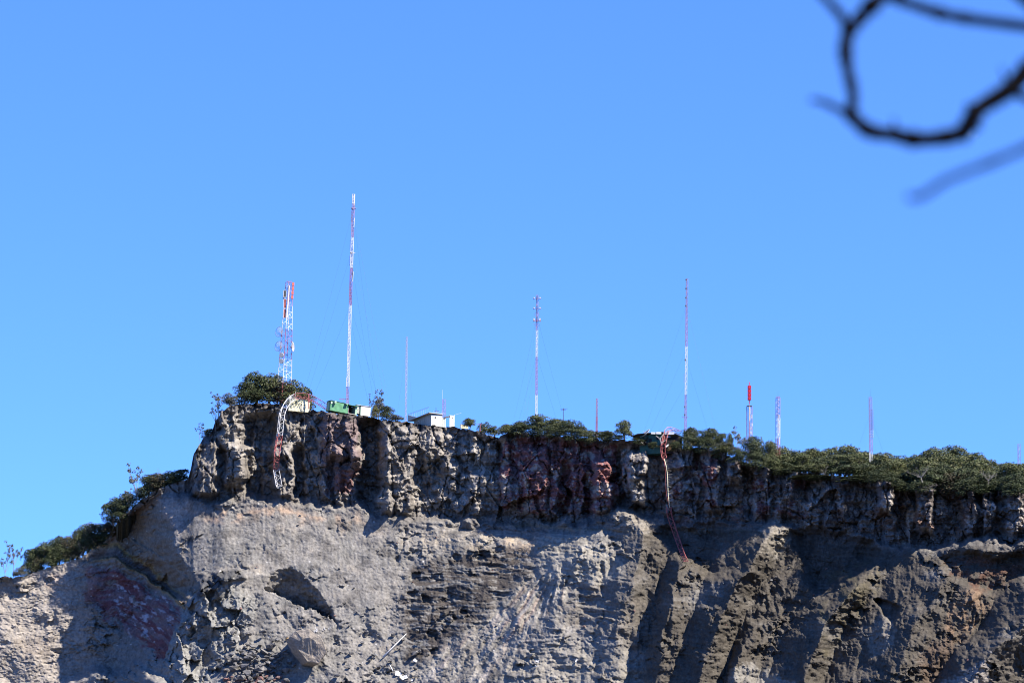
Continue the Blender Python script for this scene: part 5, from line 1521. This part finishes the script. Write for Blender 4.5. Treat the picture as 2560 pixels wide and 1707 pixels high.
tag(o, 'row of white rubble chips above the great slab boulder', 'rubble', kind='stuff')

# ------------------------------------------------------------------ the near tree whose twigs cross the upper right corner, out of focus
tx = 1.25
root = empty('near_tree', (tx, -696.6, -1.9), 'dark bare out-of-focus branches close to the viewer in the upper right corner', 'tree')
O = Vector((tx, -696.6, -1.9))
def near(u, v, d): return P(u, v, -700 + d) - O
MB().tube([(0, 0, -0.2), (0.03, 0.02, 1.0), (-0.02, 0.05, 2.0), (0.06, 0.0, 3.0), (0.02, 0.05, 4.2)], [0.11, 0.09, 0.075, 0.055, 0.03], 10).build('trunk', MAT['dark_bark'], root, True)
def twig(pts, rad, name='branch', parent=None, d=3.2, smooth=2):
    L = smooth_path([Vector(p) if not isinstance(p, tuple) else near(p[0], p[1], d + (p[2] if len(p) > 2 else 0)) for p in pts], smooth)
    n = len(L)
    r = [rad[0] + (rad[1] - rad[0]) * k / (n - 1) for k in range(n)]
    rs = random.Random(len(L)); r = [q * (rs.uniform(0.85, 1.1) + (0.3 if rs.random() < 0.09 else 0)) for q in r]
    return MB().tube(L, r, 8).build(name, MAT['dark_bark'], parent or root, True)
b1 = twig([Vector((0.0, 0.0, 2.75)), (2900, -40), (2700, 60), (2600, 140), (2556, 190), (2528, 222), (2490, 246), (2446, 272), (2428, 292), (2424, 318), (2404, 336), (2360, 345), (2310, 350), (2262, 346), (2236, 336), (2190, 334), (2160, 322), (2138, 298), (2118, 282)], (0.013, 0.0085))
twig([(2120, 284), (2092, 272), (2066, 258), (2038, 250), (2026, 252)], (0.0055, 0.0028), 'twig', b1)
twig([(2124, 286), (2132, 262), (2133, 232), (2120, 180), (2112, 130), (2117, 92), (2124, 74), (2150, 46), (2176, 16), (2210, -14), (2300, -60)], (0.0065, 0.0105), 'twig', b1)
twig([(2118, 92), (2112, 52), (2092, 26), (2060, -6), (2030, -40)], (0.0065, 0.005), 'twig', b1)
twig([(2512, 226), (2540, 232), (2575, 252), (2640, 280)], (0.006, 0.005), 'twig', b1)
twig([(2237, 338), (2238, 318), (2234, 296)], (0.004, 0.0015), 'twig', b1)
twig([(2524, 216), (2512, 190), (2504, 168)], (0.004, 0.0012), 'twig', b1)
b2 = twig([Vector((0.0, 0.0, 2.95)), (2900, 120), (2700, 84), (2560, 66), (2450, 52), (2370, 40), (2310, 22), (2262, 6), (2220, -8)], (0.009, 0.0062))
twig([(2262, 8), (2250, 0), (2244, -20)], (0.008, 0.008), 'twig', b2)
twig([Vector((0.0, 0.0, 3.2)), (2760, 90), (2600, 20), (2556, -10), (2500, -60)], (0.014, 0.010), 'branch')
b4 = twig([Vector((0.0, 0.0, 2.2)), (2900, 260, -0.55), (2700, 310, -0.6), (2560, 372, -0.6), (2480, 406, -0.6), (2390, 440, -0.6), (2350, 458, -0.6), (2318, 484, -0.6), (2290, 496, -0.6), (2268, 492, -0.6)], (0.0045, 0.0030))
